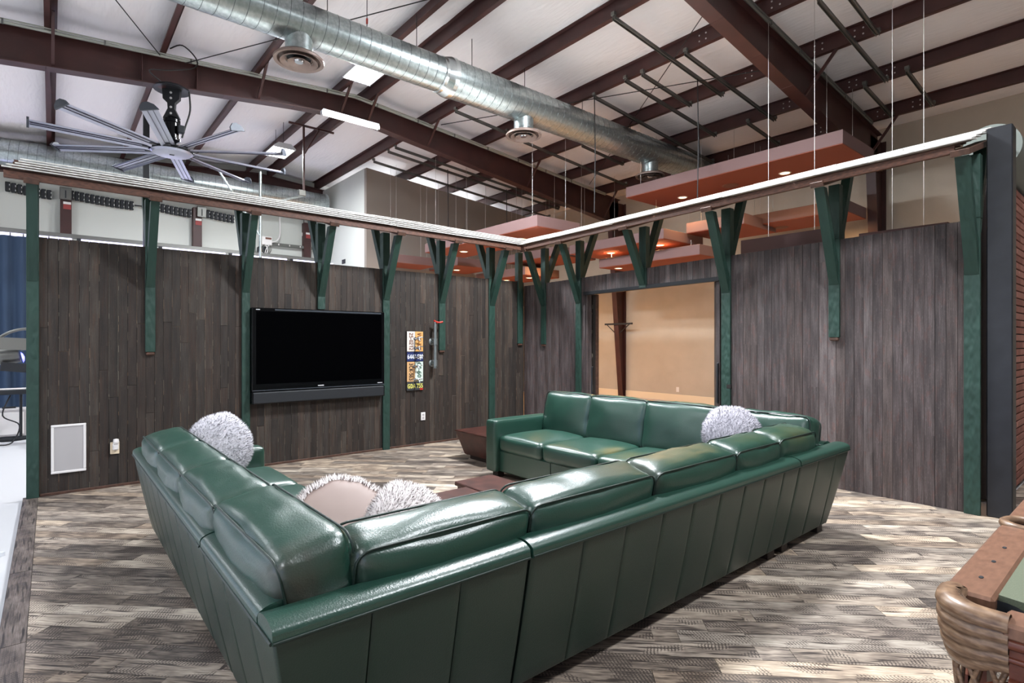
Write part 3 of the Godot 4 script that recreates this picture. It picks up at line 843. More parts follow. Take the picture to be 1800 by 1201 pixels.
	part(o, "power_cable", MB.new().tube(smooth(c1, 5), 0.01, 6), M.cable)
	part(o, "power_cable", MB.new().tube(smooth([Vector3(1.55, my - 0.02, F1 + 0.1), Vector3(1.56, my - 0.3, F1 + 0.12), Vector3(1.5, my - 0.55, F1 + 0.12), Vector3(1.46, my - 0.72, F1 + 0.1)], 5), 0.012, 6), M.cable)

func smooth(p: Array, k: int) -> Array:
	var out := []
	for i in p.size() - 1:
		var a: Vector3 = p[maxi(i - 1, 0)]; var b: Vector3 = p[i]; var c: Vector3 = p[i + 1]; var d: Vector3 = p[mini(i + 2, p.size() - 1)]
		for s in k: out.append(b.cubic_interpolate(c, a, d, float(s) / k))
	out.append(p[p.size() - 1])
	return out

func spiral_duct(o: Node3D, a: Vector3, b: Vector3, r: float) -> void:
	part(o, "duct_run", MB.new().tube([a, b], r, 48), M.galv)
	var L := (b - a).length()
	var pts := []
	var turns := L / 0.135
	for k in int(turns * 20) + 1:
		var s := k / 20.0
		var ang := s * TAU
		pts.append(a + (b - a) * (s / turns) + Vector3(0, sin(ang) * r, cos(ang) * r))
	part(o, "spiral_seam", MB.new().tube(pts, 0.0045, 4, false), M.galv_seam)

func ducts() -> void:
	var Z := -6.37
	var Y := 5.10
	var o := thing("spiral_duct", "large galvanised spiral duct with three round diffusers crossing the ceiling", "duct", Vector3(5.0, Y - 0.25, Z))
	spiral_duct(o, Vector3(-1.5, Y, Z), Vector3(4.05, Y, Z), 0.225)
	part(o, "reducer", MB.new().lathe([Vector2(0.226, 0.0), Vector2(0.236, 0.01), Vector2(0.236, 0.05), Vector2(0.265, 0.14), Vector2(0.268, 0.20), Vector2(0.256, 0.21)], 48, Transform3D(Basis(Vector3.BACK, -PI / 2), Vector3(4.03, Y, Z))), M.galv_bright)
	spiral_duct(o, Vector3(4.2, Y, Z), Vector3(EAVE - 0.2, Y, Z), 0.255)
	for k in 3:
		var X: float = [2.17, 5.58, 8.80][k]
		var r: float = [0.225, 0.255, 0.255][k]
		part(o, "drop_collar", MB.new().lathe([Vector2(0.15, Y - 0.05), Vector2(0.15, Y - r - 0.10), Vector2(0.153, Y - r - 0.105), Vector2(0.153, Y - r - 0.12), Vector2(0.145, Y - r - 0.125), Vector2(0.145, Y - r - 0.21)], 32, T(X, 0, Z)), M.galv)
		var y := Y - r - 0.20
		var d := part(o, "diffuser", MB.new().lathe([Vector2(0.145, y + 0.03), Vector2(0.25, y + 0.025), Vector2(0.275, y), Vector2(0.272, y - 0.02), Vector2(0.235, y - 0.012), Vector2(0.215, y + 0.02)], 40, T(X, 0, Z)), M.diffuser)
		part(d, "cone", MB.new().lathe([Vector2(0.16, y + 0.02), Vector2(0.205, y - 0.03), Vector2(0.20, y - 0.035), Vector2(0.13, y + 0.01)], 40, T(X, 0, Z)), M.diffuser)
		part(d, "cone", MB.new().lathe([Vector2(0.06, y + 0.02), Vector2(0.125, y - 0.035), Vector2(0.12, y - 0.04), Vector2(0.05, y)], 32, T(X, 0, Z)), M.diffuser)
		part(d, "centre_boss", MB.new().lathe([Vector2(0, y - 0.03), Vector2(0.045, y - 0.03), Vector2(0.055, y - 0.015), Vector2(0.05, y + 0.01)], 20, T(X, 0, Z)), M.chrome)
		part(d, "throat", MB.new().lathe([Vector2(0, y + 0.03), Vector2(0.21, y + 0.03)], 32, T(X, 0, Z)), M.matte_black)
	for X in [0.4, 2.5, 3.0, 3.7, 4.6, 5.6, 6.9, 8.2, 9.5, 10.8]:
		part(o, "hanger_cable", MB.new().tube([Vector3(X, Y + 0.2, Z), Vector3(X, roof_y(X) + 0.02, Z)], 0.005, 5), M.cable)
	part(o, "red_tag", MB.new().box(Vector3(3.0, Y + 0.33, Z), Vector3(0.02, 0.07, 0.02), 0.003), M.red)
	var o2 := thing("spiral_duct", "far galvanised spiral duct in front of the pale end wall", "duct", Vector3(2.0, 4.85, -14.3))
	spiral_duct(o2, Vector3(-1.15, 5.1, -14.3), Vector3(5.55, 5.1, -14.3), 0.25)
	part(o2, "end_cap", MB.new().lathe([Vector2(0, 0.03), Vector2(0.24, 0.03), Vector2(0.262, 0.015), Vector2(0.262, -0.04), Vector2(0.25, -0.05)], 40, Transform3D(Basis(Vector3.BACK, -PI / 2), Vector3(5.55, 5.1, -14.3))), M.galv)
	# round grey duct above the brick wall
	var o3 := thing("round_duct", "grey round duct above the brick wall past the black post", "duct", Vector3(8.0, 3.05, -1.06))
	part(o3, "duct_run", MB.new().tube([Vector3(6.75, 3.27, -1.06), Vector3(9.3, 3.27, -1.06)], 0.22, 32), M.duct_grey)
	part(o3, "support_rod", MB.new().tube([Vector3(6.12, 3.12, -0.86), Vector3(6.85, 3.2, -0.9)], 0.012, 6), M.strut)

func high_bay(at: Vector3, label: String, share := 1.0) -> void:
	var o := thing("high_bay_light", label, "light", at, "high bay lights")
	var w := 0.44
	var L := 0.68
	part(o, "housing", MB.new().prism(PackedVector2Array([Vector2(-w * 0.5, 0.0), Vector2(-w * 0.3, 0.075), Vector2(w * 0.3, 0.075), Vector2(w * 0.5, 0.0), Vector2(w * 0.5, 0.015), Vector2(w * 0.28, 0.09), Vector2(-w * 0.28, 0.09), Vector2(-w * 0.5, 0.015)]), -L * 0.5, L * 0.5, Transform3D(Basis.IDENTITY, at)), M.fixture)
	for s in [-1.0, 1.0]:
		part(o, "end_plate", MB.new().prism(PackedVector2Array([Vector2(-w * 0.5, -0.01), Vector2(w * 0.5, -0.01), Vector2(w * 0.5, 0.015), Vector2(w * 0.28, 0.095), Vector2(-w * 0.28, 0.095), Vector2(-w * 0.5, 0.015)]), -0.008, 0.008, Transform3D(Basis.IDENTITY, at + Vector3(0, 0, s * L * 0.5))), M.fixture)
	for k in 6:
		part(o, "lamp_tube", MB.new().tube([at + Vector3((k - 2.5) * 0.068, 0.008, -L * 0.48), at + Vector3((k - 2.5) * 0.068, 0.008, L * 0.48)], 0.021, 12), M.tube_glow)
	for k in 5:
		part(o, "louvre", MB.new().box(at + Vector3((k - 2.0) * 0.068, 0.0, 0), Vector3(0.006, 0.035, L * 0.98)), M.fixture)
	for s in [-0.25, 0.25]:
		part(o, "hanger", MB.new().tube([at + Vector3(0, 0.08, s), at + Vector3(0, roof_y(at.x) - at.y + 0.19, s)], 0.005, 5), M.cable)
	var a := AreaLight3D.new()
	a.name = "high_bay_lamp"
	a.area_size = Vector2(w, L); a.light_color = Color(0.96, 0.98, 1.0); a.light_energy = BAY * share; a.shadow_enabled = true
	a.area_range = 30.0; a.area_attenuation = 2.0
	o.add_child(a)
	a.position = Vector3(0, -0.03, 0); a.rotation.x = -PI / 2

func lights_fixed() -> void:
	high_bay(Vector3(3.60, 5.46, -7.66), "bright six-tube high bay light just beyond the big duct", 0.8)
	high_bay(Vector3(3.64, 5.40, -11.85), "bright six-tube high bay light beyond the fan", 0.3)
	high_bay(Vector3(4.65, 5.40, -3.84), "high bay light outside the view, closest over the lounge")
	high_bay(Vector3(3.6, 5.46, 0.4), "high bay light outside the view over the pool table", 0.45)
	for k in 3:
		high_bay(Vector3(-2.4, 5.1, -11.0 + 5.6 * k), "high bay light outside the view on the fan side, %s of three" % ["farthest", "middle", "nearest"][k], 0.22)
	# strip light on the rafter
	var o := thing("strip_light", "long white tube light fixed under the brown rafter", "light", Vector3(3.9, 5.2, F1 + 0.35))
	var A := Vector3(3.42, 5.22, F1 + 0.36)
	var B := Vector3(4.42, 5.22, F1 + 0.36)
	part(o, "housing", MB.new().bar(A + Vector3(0, 0.045, 0), B + Vector3(0, 0.045, 0), 0.11, 0.05, Vector3.UP, 0.006), M.fixture)
	part(o, "lamp_tube", MB.new().tube([A, B], 0.024, 12), M.tube_soft)
	for q in [A, B]: part(o, "lamp_holder", MB.new().box(q + Vector3(0, 0.01, 0), Vector3(0.03, 0.07, 0.09), 0.005), M.fixture)
	for q in [0.2, 0.8]: part(o, "bracket", MB.new().bar(A.lerp(B, q) + Vector3(0, 0.06, 0), A.lerp(B, q) + Vector3(0, 0.2, -0.3), 0.02, 0.01), M.steel)
	var a := AreaLight3D.new()
	a.name = "strip_lamp"
	a.area_size = Vector2(1.0, 0.05); a.light_energy = 2.0; a.light_color = Color(1.0, 0.95, 0.88); a.shadow_enabled = true; a.area_range = 30.0; a.area_attenuation = 2.0
	o.add_child(a)
	a.position = Vector3(0.02, -0.02, 0.01); a.rotation.x = -PI / 2
	# lavender light bars on the curtain track in front of the end wall
	var tr := thing("curtain_track", "long grey curtain track with lavender light bars before the end wall", "track", Vector3(1.5, 3.55, -14.4))
	part(tr, "rail", MB.new().box(Vector3(1.2, 3.62, -14.42), Vector3(8.6, 0.09, 0.06), 0.005), M.strut)
	for k in 6:
		var x := -2.4 + k * 1.42
		part(tr, "light_bar", MB.new().box(Vector3(x + 0.66, 3.545, -14.36), Vector3(1.3, 0.05, 0.045), 0.006), M.bar_glow)
		part(tr, "clip", MB.new().box(Vector3(x, 3.55, -14.35), Vector3(0.07, 0.06, 0.05), 0.004), M.matte_black)
	var al := AreaLight3D.new()
	al.name = "light_bar_lamp"
	al.area_size = Vector2(8.0, 0.05); al.light_energy = 2.5; al.light_color = Color(0.80, 0.78, 1.0); al.shadow_enabled = true; al.area_range = 30.0; al.area_attenuation = 2.0
	tr.add_child(al)
	al.position = Vector3(-0.3, 0.0, 0.12); al.rotation = Vector3(0.5, PI, 0)
	# lamp in the tall corner room, its light shows over the partition
	var rl := thing("room_light", "tube light inside the tall corner room", "light", Vector3(8.6, 5.0, -13.8))
	part(rl, "housing", MB.new().box(Vector3(8.6, 4.94, -13.8), Vector3(4.0, 0.05, 0.2), 0.01), M.fixture)
	part(rl, "lamp_tube", MB.new().tube([Vector3(6.7, 5.0, -13.8), Vector3(10.5, 5.0, -13.8)], 0.025, 10), M.tube_soft)
	var rla := AreaLight3D.new()
	rla.name = "room_lamp"
	rla.area_size = Vector2(4.0, 0.2); rla.light_energy = 14.0; rla.light_color = Color(0.97, 0.98, 1.0); rla.shadow_enabled = true; rla.area_range = 30.0; rla.area_attenuation = 2.0
	rl.add_child(rla)
	rla.position = Vector3(0, 0.05, 0); rla.rotation.x = PI / 2

func clouds() -> void:
	# x0, x1, z0, z1, underside height, lights [x,z], disc [x,z], label
	var C := [
		[8.36, 9.60, -6.60, -2.87, 4.20, [[9.14, -5.88], [9.09, -3.97]], [[9.09, -4.9]], "largest red suspended panel, nearest, above the bare grey planks"],
		[6.32, 7.38, -10.52, -6.87, 3.43, [[6.86, -7.9], [6.86, -9.8]], [], "long red suspended panel over the corner of the two canopies"],
		[8.79, 10.15, -8.50, -6.06, 3.40, [[9.3, -6.5], [9.3, -7.75]], [], "red suspended panel with two lights seen over the doorway"],
		[9.45, 10.7, -6.0, -4.84, 3.57, [], [], "dark-sided red suspended panel behind the notched post"],
		[10.15, 11.15, -5.3, -3.45, 3.66, [[10.75, -3.9]], [[10.7, -4.75]], "red suspended panel with one light near the brown column"],
		[6.11, 7.18, -12.2, -11.42, 3.30, [], [], "red suspended panel at the foot of the tall partition's pale end"],
		[7.45, 8.60, -12.2, -10.9, 3.30, [[7.9, -11.6]], [], "red suspended panel with one light, middle of those before the partition"],
		[8.80, 9.97, -12.0, -10.0, 3.10, [[9.2, -11.2], [9.3, -10.4]], [], "lowest red suspended panel before the partition, nearest the corner"],
		[8.70, 9.95, -10.6, -8.75, 3.42, [[9.1, -9.6]], [], "red suspended panel with one light behind the corner braces"],
		[9.18, 10.2, -7.98, -5.55, 3.08, [[9.5, -7.7]], [], "low mauve-sided suspended panel just above the doorway planks", 3.39],
		[6.75, 7.2, -3.50, -2.45, 2.56, [], [], "low salmon panel edge peeking over the grey planks by the notched post"],
		[6.75, 7.2, -2.16, -1.38, 2.445, [], [], "low salmon panel edge peeking over the grey planks by the black post"]]
	for c in C:
		var h := 0.19
		var ctr := Vector3((c[0] + c[1]) * 0.5, c[4] + h * 0.5, (c[2] + c[3]) * 0.5)
		var o := thing("suspended_panel", c[7], "ceiling panel", ctr, "red suspended ceiling panels")
		part(o, "box", MB.new().box(ctr, Vector3(c[1] - c[0], h, c[3] - c[2]), 0.004), M.cloud_side)
		part(o, "underside", MB.new().box(Vector3(ctr.x, c[4] - 0.004, ctr.z), Vector3(c[1] - c[0] - 0.01, 0.012, c[3] - c[2] - 0.01), 0.002), M.cloud_under)
		for l in c[5]:
			var d := part(o, "downlight_trim", MB.new().lathe([Vector2(0.07, -0.004), Vector2(0.075, -0.012), Vector2(0.092, -0.008), Vector2(0.095, 0.0)], 24, T(l[0], c[4] - 0.008, l[1])), M.white_plastic)
			part(d, "lamp", MB.new().lathe([Vector2(0, -0.010), Vector2(0.07, -0.006)], 24, T(l[0], c[4] - 0.008, l[1])), M.down_glow)
			var s := AreaLight3D.new()
			s.name = "downlight_lamp"
			s.area_size = Vector2(0.13, 0.13); s.light_energy = DOWN; s.light_color = Color(1.0, 0.78, 0.52); s.shadow_enabled = true; s.area_range = 20.0; s.area_attenuation = 2.0
			o.add_child(s)
			s.position = Vector3(l[0], c[4] - 0.035, l[1]) - ctr; s.rotation.x = -PI / 2
		for l in c[6]:
			part(o, "ceiling_speaker", MB.new().lathe([Vector2(0, -0.014), Vector2(0.12, -0.012), Vector2(0.14, 0.0)], 28, T(l[0], c[4] - 0.01, l[1])), M.speaker_disc)
		for ex in ([c[0] + 0.12, c[1] - 0.12] if c[1] - c[0] > 0.6 else [(c[0] + c[1]) * 0.5]):
			for ez in [c[2] + 0.25, c[3] - 0.25]:
				part(o, "suspension_wire", MB.new().tube([Vector3(ex, c[4] + h, ez), Vector3(ex, c[8] if c.size() > 8 else roof_y(ex) + 0.01, ez)], 0.003, 5), M.wire)
	var cords := [[7.55, -4.6, 3.6, "longest, from the strut with the cord"], [8.9, -5.4, 4.4, "down to the largest panel"], [6.9, -6.1, 3.6, "just before the duct"], [9.0, -10.95, 3.3, "before the partition near the corner"], [7.2, -10.95, 3.3, "before the middle of the partition"]]
	for c in cords:
		solo("power_drop", MB.new().tube([Vector3.ZERO, Vector3(0.01, (roof_y(c[0]) - c[2]) * 0.5, 0.01), Vector3(0, roof_y(c[0]) - c[2], 0)], 0.009, 6), M.cable, "black power cord hanging from the roof, " + c[3], "cord", Vector3(c[0], c[2], c[1]), "black power drops")

# ---------- sofa ----------
func puffy(size: Vector3, r: float, puff: Vector3, amp: float, sd: int, n := 16, wear := [], base := Color8(29, 62, 51)) -> ArrayMesh:
	var st := SurfaceTool.new()
	st.begin(Mesh.PRIMITIVE_TRIANGLES)
	st.set_smooth_group(0)
	var h := size * 0.5
	var nz := noise(sd, 1.0, 3)
	var hr := Vector3(maxf(h.x - r, 0.001), maxf(h.y - r, 0.001), maxf(h.z - r, 0.001))
	var f := func(p: Vector3) -> Vector3:
		var q := p * h
		var inner := q.clamp(-hr, hr)
		var d := q - inner
		var out := inner + (d.normalized() * r if d.length() > 0.0001 else Vector3.ZERO)
		for k in 3:
			var i := (k + 1) % 3
			var j := (k + 2) % 3
			out[k] += p[k] * puff[k] * (1.0 - p[i] * p[i]) * (1.0 - p[j] * p[j])
		var w := nz.get_noise_3d(out.x * 3.2, out.y * 3.2, out.z * 3.2) + 0.5 * nz.get_noise_3d(out.x * 9.0 + 7.0, out.y * 7.0, out.z * 9.0)
		return out + out.normalized() * w * amp
	var tint := func(p: Vector3) -> Color:
		var c := base
		for e in wear:
			var s: float = e[1]
			var d: Vector3 = (p - e[0]) / e[2]
			var m := clampf(1.25 - d.length() + 0.5 * nz.get_noise_3d(p.x * 11.0, p.y * 11.0, p.z * 11.0), 0.0, 1.0) * s
			c = c.lerp(e[3], m)
		return c
	for k in 3:
		var i := (k + 1) % 3
		var j := (k + 2) % 3
		for sg in [-1.0, 1.0]:
			var G := []
			for a in n + 1:
				var row := []
				for b in n + 1:
					var p := Vector3.ZERO
					p[k] = sg
					p[i] = sin((2.0 * a / n - 1.0) * PI * 0.5)
					p[j] = sin((2.0 * b / n - 1.0) * PI * 0.5)
					row.append(f.call(p))
				G.append(row)
			for a in n:
				for b in n:
					var Q := [G[a][b], G[a + 1][b], G[a + 1][b + 1], G[a][b + 1]]
					var order := [0, 2, 1, 0, 3, 2] if sg > 0 else [0, 1, 2, 0, 2, 3]
					for o in order:
						if wear.size(): st.set_color(tint.call(Q[o]))
						st.add_vertex(Q[o])
	st.generate_normals()
	return st.commit()

func rim_path(size: Vector3, r: float, side: float) -> Array:
	# rounded rectangle around the cushion's large face, local axes
	var pts := []
	var hx := size.x * 0.5 - r
	var hy := size.y * 0.5 - r
	var q := r * 0.93
	for c in 4:
		var cx: float = [1.0, -1.0, -1.0, 1.0][c]
		var cy: float = [1.0, 1.0, -1.0, -1.0][c]
		for k in 5:
			var a := PI * 0.5 * (c + k / 4.0)
			pts.append(Vector3(cx * hx + cos(a) * q, cy * hy + sin(a) * q, side * (size.z * 0.5 - r + r * 0.66)))
	pts.append(pts[0])
	return pts

func back_cushion(o: Node3D, at: Vector3, size: Vector3, B: Basis, sd: int, wear := []) -> void:
	var X := Transform3D(B, at)
	var c := part(o, "back_cushion", puffy(size, 0.058, Vector3(0.010, 0.024, 0.036), 0.013, sd, 16, wear), M.leather_worn if wear.size() else M.leather, X)
	for s in [-1.0, 1.0]:
		part(c, "piping", MB.new().tube(rim_path(size, 0.058, s), 0.0045, 6, false), M.piping, X)

func seat_cushion(o: Node3D, lo: Vector3, hi: Vector3, sd: int, wear := []) -> void:
	part(o, "seat_cushion", puffy(hi - lo, 0.055, Vector3(0.006, 0.030, 0.006), 0.006, sd, 16, wear), M.leather_worn if wear.size() else M.leather, T((lo.x + hi.x) * 0.5, (lo.y + hi.y) * 0.5, (lo.z + hi.z) * 0.5))

const SB := 0.07   # underside of the sofa
const SR := 0.685  # top of the back rail
func back_run(o: Node3D, a: Vector3, b: Vector3, inw: Vector3, seams: Array, mitre := [false, false]) -> void:
	# outer back: panels between seams, leaning outward to the top; a rolled rail on top
	var d := (b - a).normalized()
	var L := (b - a).length()
	var S := [0.0]
	S.append_array(seams); S.append(L)
	var lean := 0.105
	var prof := func(t: float) -> float: return lean * (1.0 - t) + 0.02 * (1.0 - t) * (1.0 - t)
	for i in S.size() - 1:
		var s0: float = S[i] + 0.0015
		var s1: float = S[i + 1] - 0.0015
		var mb := MB.new()
		var nu := 10
		var nv := 10
		var P := []
		for q in nu + 1:
			var row := []
			var u := sin((2.0 * q / nu - 1.0) * PI * 0.5) * 0.5 + 0.5
			for w in nv + 1:
				var v := sin((2.0 * w / nv - 1.0) * PI * 0.5) * 0.5 + 0.5
				var y := lerpf(SB, SR - 0.05, v)
				var eu := minf(u, 1.0 - u) * (s1 - s0)
				var ev := minf(v, 1.0 - v) * (SR - SB)
				var e := clampf(minf(eu, ev) / 0.012, 0.0, 1.0)
				var off: float = prof.call((y - SB) / (SR - SB)) - 0.007 * sqrt(1.0 - (1.0 - e) * (1.0 - e)) - 0.004 * sin(u * PI) * sin(v * PI)
				var pull: float = prof.call((y - SB) / (SR - SB)) - 0.004
				var t0: float = s0 + (pull if mitre[0] and i == 0 else 0.0)
				var t1: float = s1 - (pull if mitre[1] and i == S.size() - 2 else 0.0)
				row.append(a + d * lerpf(t0, t1, u) + inw * (off + 0.004) + Vector3(0, y, 0))
			P.append(row)
		for q in nu:
			for w in nv:
				var nn := func(x: int, z: int) -> Vector3:
					var t1: Vector3 = P[mini(x + 1, nu)][z] - P[maxi(x - 1, 0)][z]
					var t2: Vector3 = P[x][mini(z + 1, nv)] - P[x][maxi(z - 1, 0)]
					var m := t1.cross(t2).normalized()
					return m if m.dot(inw) < 0.0 else -m
				mb.tri(P[q][w], P[q + 1][w], P[q + 1][w + 1], nn.call(q, w), nn.call(q + 1, w), nn.call(q + 1, w + 1))
				mb.tri(P[q][w], P[q + 1][w + 1], P[q][w + 1], nn.call(q, w), nn.call(q + 1, w + 1), nn.call(q, w + 1))
		part(o, "back_panel", mb, M.leather_shaded)
	# core behind the panels
	var poly := PackedVector2Array([Vector2(lean + 0.03, SB + 0.004), Vector2(0.012, SR - 0.045), Vector2(0.135, SR - 0.045), Vector2(0.20, SB + 0.004)])
	part(o, "back_core", MB.new().prism(poly, 0.15 if mitre[0] else 0.003, L - (0.15 if mitre[1] else 0.003), Transform3D(Basis(inw, Vector3.UP, d), a)), M.leather_core)
	# rail
	var rail := PackedVector2Array()
	for k in 13:
		var t := PI * k / 12.0
		rail.append(Vector2(0.07 - cos(t) * 0.07, SR - 0.03 + sin(t) * 0.03))
	rail.append(Vector2(0.14, SR - 0.058)); rail.append(Vector2(0.0, SR - 0.058))
	part(o, "top_rail", smooth_prism(rail, 0.14 if mitre[0] and absf(inw.x) > 0.5 else 0.002, L - (0.14 if mitre[1] and absf(inw.x) > 0.5 else 0.002), Transform3D(Basis(inw, Vector3.UP, d), a), 13), M.leather)
	part(o, "welt", MB.new().tube([a + inw * 0.0 + d * 0.004 + Vector3(0, SR - 0.052, 0), b - d * 0.004 + Vector3(0, SR - 0.052, 0)], 0.0055, 6), M.piping)

func smooth_prism(poly: PackedVector2Array, d0: float, d1: float, X: Transform3D, upto: int) -> MB:
	var mb := MB.new()
	var N := []
	for i in poly.size():
		var t := poly[mini(i + 1, poly.size() - 1)] - poly[maxi(i - 1, 0)]
		var q := Vector2(t.y, -t.x).normalized()
		if q.dot(poly[i] - Vector2(0.07, SR - 0.06)) < 0.0: q = -q
		N.append((X.basis * Vector3(q.x, q.y, 0)).normalized())
	for i in poly.size():
		var j := (i + 1) % poly.size()
		var n0: Vector3 = N[i]
		var n1: Vector3 = N[j]
		if i >= upto - 1:
			var e := poly[j] - poly[i]
			var q := Vector2(e.y, -e.x).normalized()
			if q.dot((poly[i] + poly[j]) * 0.5 - Vector2(0.07, SR - 0.04)) < 0.0: q = -q
			n0 = (X.basis * Vector3(q.x, q.y, 0)).normalized(); n1 = n0
		var A := X * Vector3(poly[i].x, poly[i].y, d0); var B := X * Vector3(poly[j].x, poly[j].y, d0)
		var C := X * Vector3(poly[j].x, poly[j].y, d1); var D := X * Vector3(poly[i].x, poly[i].y, d1)
		mb.tri(A, B, C, n0, n1, n1)
		mb.tri(A, C, D, n0, n1, n0)
	var ix := Geometry2D.triangulate_polygon(poly)
	for e in [[d0, -1.0], [d1, 1.0]]:
		var nn: Vector3 = X.basis.z.normalized() * e[1]
		for i in range(0, ix.size(), 3):
			mb.tri(X * Vector3(poly[ix[i]].x, poly[ix[i]].y, e[0]), X * Vector3(poly[ix[i + 1]].x, poly[ix[i + 1]].y, e[0]), X * Vector3(poly[ix[i + 2]].x, poly[ix[i + 2]].y, e[0]), nn, nn, nn)
	return mb

func feet(o: Node3D, pts: Array) -> void:
	for p in pts:
		part(o, "foot", MB.new().box(Vector3(p[0], 0.036, p[1]), Vector3(0.09, 0.072, 0.09), 0.004), M.foot)

func arm_rest(o: Node3D, lo: Vector3, hi: Vector3) -> void:
	part(o, "armrest", puffy(hi - lo, 0.03, Vector3(0.004, 0.004, 0.006), 0.001, 3, 12), M.leather, T((lo.x + hi.x) * 0.5, (lo.y + hi.y) * 0.5, (lo.z + hi.z) * 0.5))

func sofa() -> void:
	var tan := Color8(104, 94, 60)
	var brown := Color8(62, 48, 40)
	var zn := -1.55   # near outer back line
	var xl := 0.455   # left outer back line
	var xr := 4.66    # right outer back line
	var N := Vector3(0, 0, -1)
	var lean := 0.20
	var g := "modules of the green leather sectional"
	# cushion orientations: local x along the run, local z = thickness towards the seat
	var bn := Basis(Vector3(1, 0, 0), Vector3(0, cos(lean), sin(lean)), Vector3(0, sin(lean), -cos(lean)) * -1.0)
	var bl := Basis(Vector3(0, 0, 1), Vector3(-sin(lean), cos(lean), 0), Vector3(-cos(lean), -sin(lean), 0))
	var br := Basis(Vector3(0, 0, 1), Vector3(sin(lean), cos(lean), 0), Vector3(-cos(lean), sin(lean), 0))

	# near-left corner unit
	var ca := thing("sofa_corner", "green leather corner module of the sectional, closest to the camera", "sofa", Vector3(0.93, 0, -2.0), g)
	back_run(ca, Vector3(xl, 0, zn), Vector3(1.395, 0, zn), N, [0.30, 0.63], [true, false])
	back_run(ca, Vector3(xl, 0, -2.47), Vector3(xl, 0, zn), Vector3(1, 0, 0), [0.33, 0.66], [false, true])
	part(ca, "base", MB.new().box(Vector3(0.99, 0.185, -2.08), Vector3(0.80, 0.23, 0.78), 0.01), M.leather)
	seat_cushion(ca, Vector3(0.72, 0.29, -2.47), Vector3(1.395, 0.46, -1.80), 101)
	back_cushion(ca, Vector3(1.115, 0.60, -1.785), Vector3(0.76, 0.42, 0.24), bn, 201, [[Vector3(-0.36, 0.05, 0.0), 0.75, Vector3(0.07, 0.22, 0.14), brown]])
	back_cushion(ca, Vector3(0.665, 0.605, -2.10), Vector3(0.84, 0.44, 0.27), bl, 202, [[Vector3(0.40, 0.05, 0.08), 0.8, Vector3(0.14, 0.22, 0.12), brown]])
	feet(ca, [[0.66, -1.75], [1.3, -1.75], [0.66, -2.4], [1.3, -2.4]])
	# near straight unit
	var cm := thing("sofa_section", "green leather armless module with its panelled back to the camera", "sofa", Vector3(2.6, 0, -2.0), g)
	back_run(cm, Vector3(1.405, 0, zn), Vector3(3.785, 0, zn), N, [0.30, 0.58, 0.86, 1.125, 1.39, 1.655, 1.90, 2.155])
	part(cm, "base", MB.new().box(Vector3(2.6, 0.185, -2.10), Vector3(2.34, 0.23, 0.78), 0.01), M.leather)
	for k in 3:
		var x0 := 1.41 + k * 0.793
		seat_cushion(cm, Vector3(x0, 0.29, -2.52), Vector3(x0 + 0.787, 0.46, -1.80), 111 + k)
	back_cushion(cm, Vector3(1.905, 0.605, -1.79), Vector3(0.85, 0.42, 0.25), bn, 211)
	back_cushion(cm, Vector3(2.74, 0.605, -1.79), Vector3(0.82, 0.42, 0.25), bn, 212, [[Vector3(0.0, 0.22, -0.02), 0.55, Vector3(0.42, 0.05, 0.10), tan], [Vector3(-0.40, 0.02, 0.0), 0.7, Vector3(0.05, 0.25, 0.14), brown]])
	back_cushion(cm, Vector3(3.42, 0.61, -1.79), Vector3(0.58, 0.42, 0.25), bn, 213, [[Vector3(0.05, 0.22, 0.0), 0.35, Vector3(0.25, 0.05, 0.1), tan], [Vector3(-0.27, -0.05, 0.05), 0.6, Vector3(0.05, 0.2, 0.1), brown]])
	feet(cm, [[1.5, -1.75], [3.70, -1.75], [1.5, -2.45], [3.70, -2.45]])
	# right corner unit
	var cb := thing("sofa_corner", "green leather corner module of the sectional in front of the grey plank wall", "sofa", Vector3(4.2, 0, -2.0), g)
	back_run(cb, Vector3(3.795, 0, zn), Vector3(xr, 0, zn), N, [0.30, 0.62], [false, true])
	back_run(cb, Vector3(xr, 0, zn), Vector3(xr, 0, -2.445), Vector3(-1, 0, 0), [0.3, 0.6], [true, false])
	part(cb, "base", MB.new().box(Vector3(4.14, 0.185, -2.07), Vector3(0.68, 0.23, 0.74), 0.01), M.leather)
	seat_cushion(cb, Vector3(3.75, 0.29, -2.44), Vector3(4.40, 0.46, -1.80), 121)
	back_cushion(cb, Vector3(4.02, 0.615, -1.80), Vector3(0.60, 0.42, 0.25), bn, 221, [[Vector3(0.0, 0.2, 0.05), 0.6, Vector3(0.28, 0.06, 0.14), tan]])
	back_cushion(cb, Vector3(4.45, 0.645, -2.085), Vector3(0.72, 0.46, 0.24), br, 222, [[Vector3(-0.35, 0.22, 0.0), 0.5, Vector3(0.14, 0.05, 0.12), tan]])
	feet(cb, [[3.9, -1.75], [4.50, -1.75], [4.50, -2.38], [3.9, -2.38]])
	# right section along the doorway wall
	var cr := thing("sofa_section", "green leather module with one arm, facing the room in front of the doorway", "sofa", Vector3(4.15, 0, -3.6), g)
	back_run(cr, Vector3(xr, 0, -2.455), Vector3(xr, 0, -4.72), Vector3(-1, 0, 0), [0.38, 0.76, 1.14, 1.52, 1.9])
	part(cr, "base", MB.new().box(Vector3(4.085, 0.185, -3.58), Vector3(0.83, 0.23, 2.24), 0.012), M.leather)
	part(cr, "base_seam", MB.new().bar(Vector3(3.668, 0.07, -3.8), Vector3(3.668, 0.30, -3.8), 0.004, 0.006), M.piping)
	arm_rest(cr, Vector3(3.60, SB, -4.74), Vector3(4.45, 0.62, -4.57))
	var zs := [-2.46, -3.20, -3.90, -4.565]
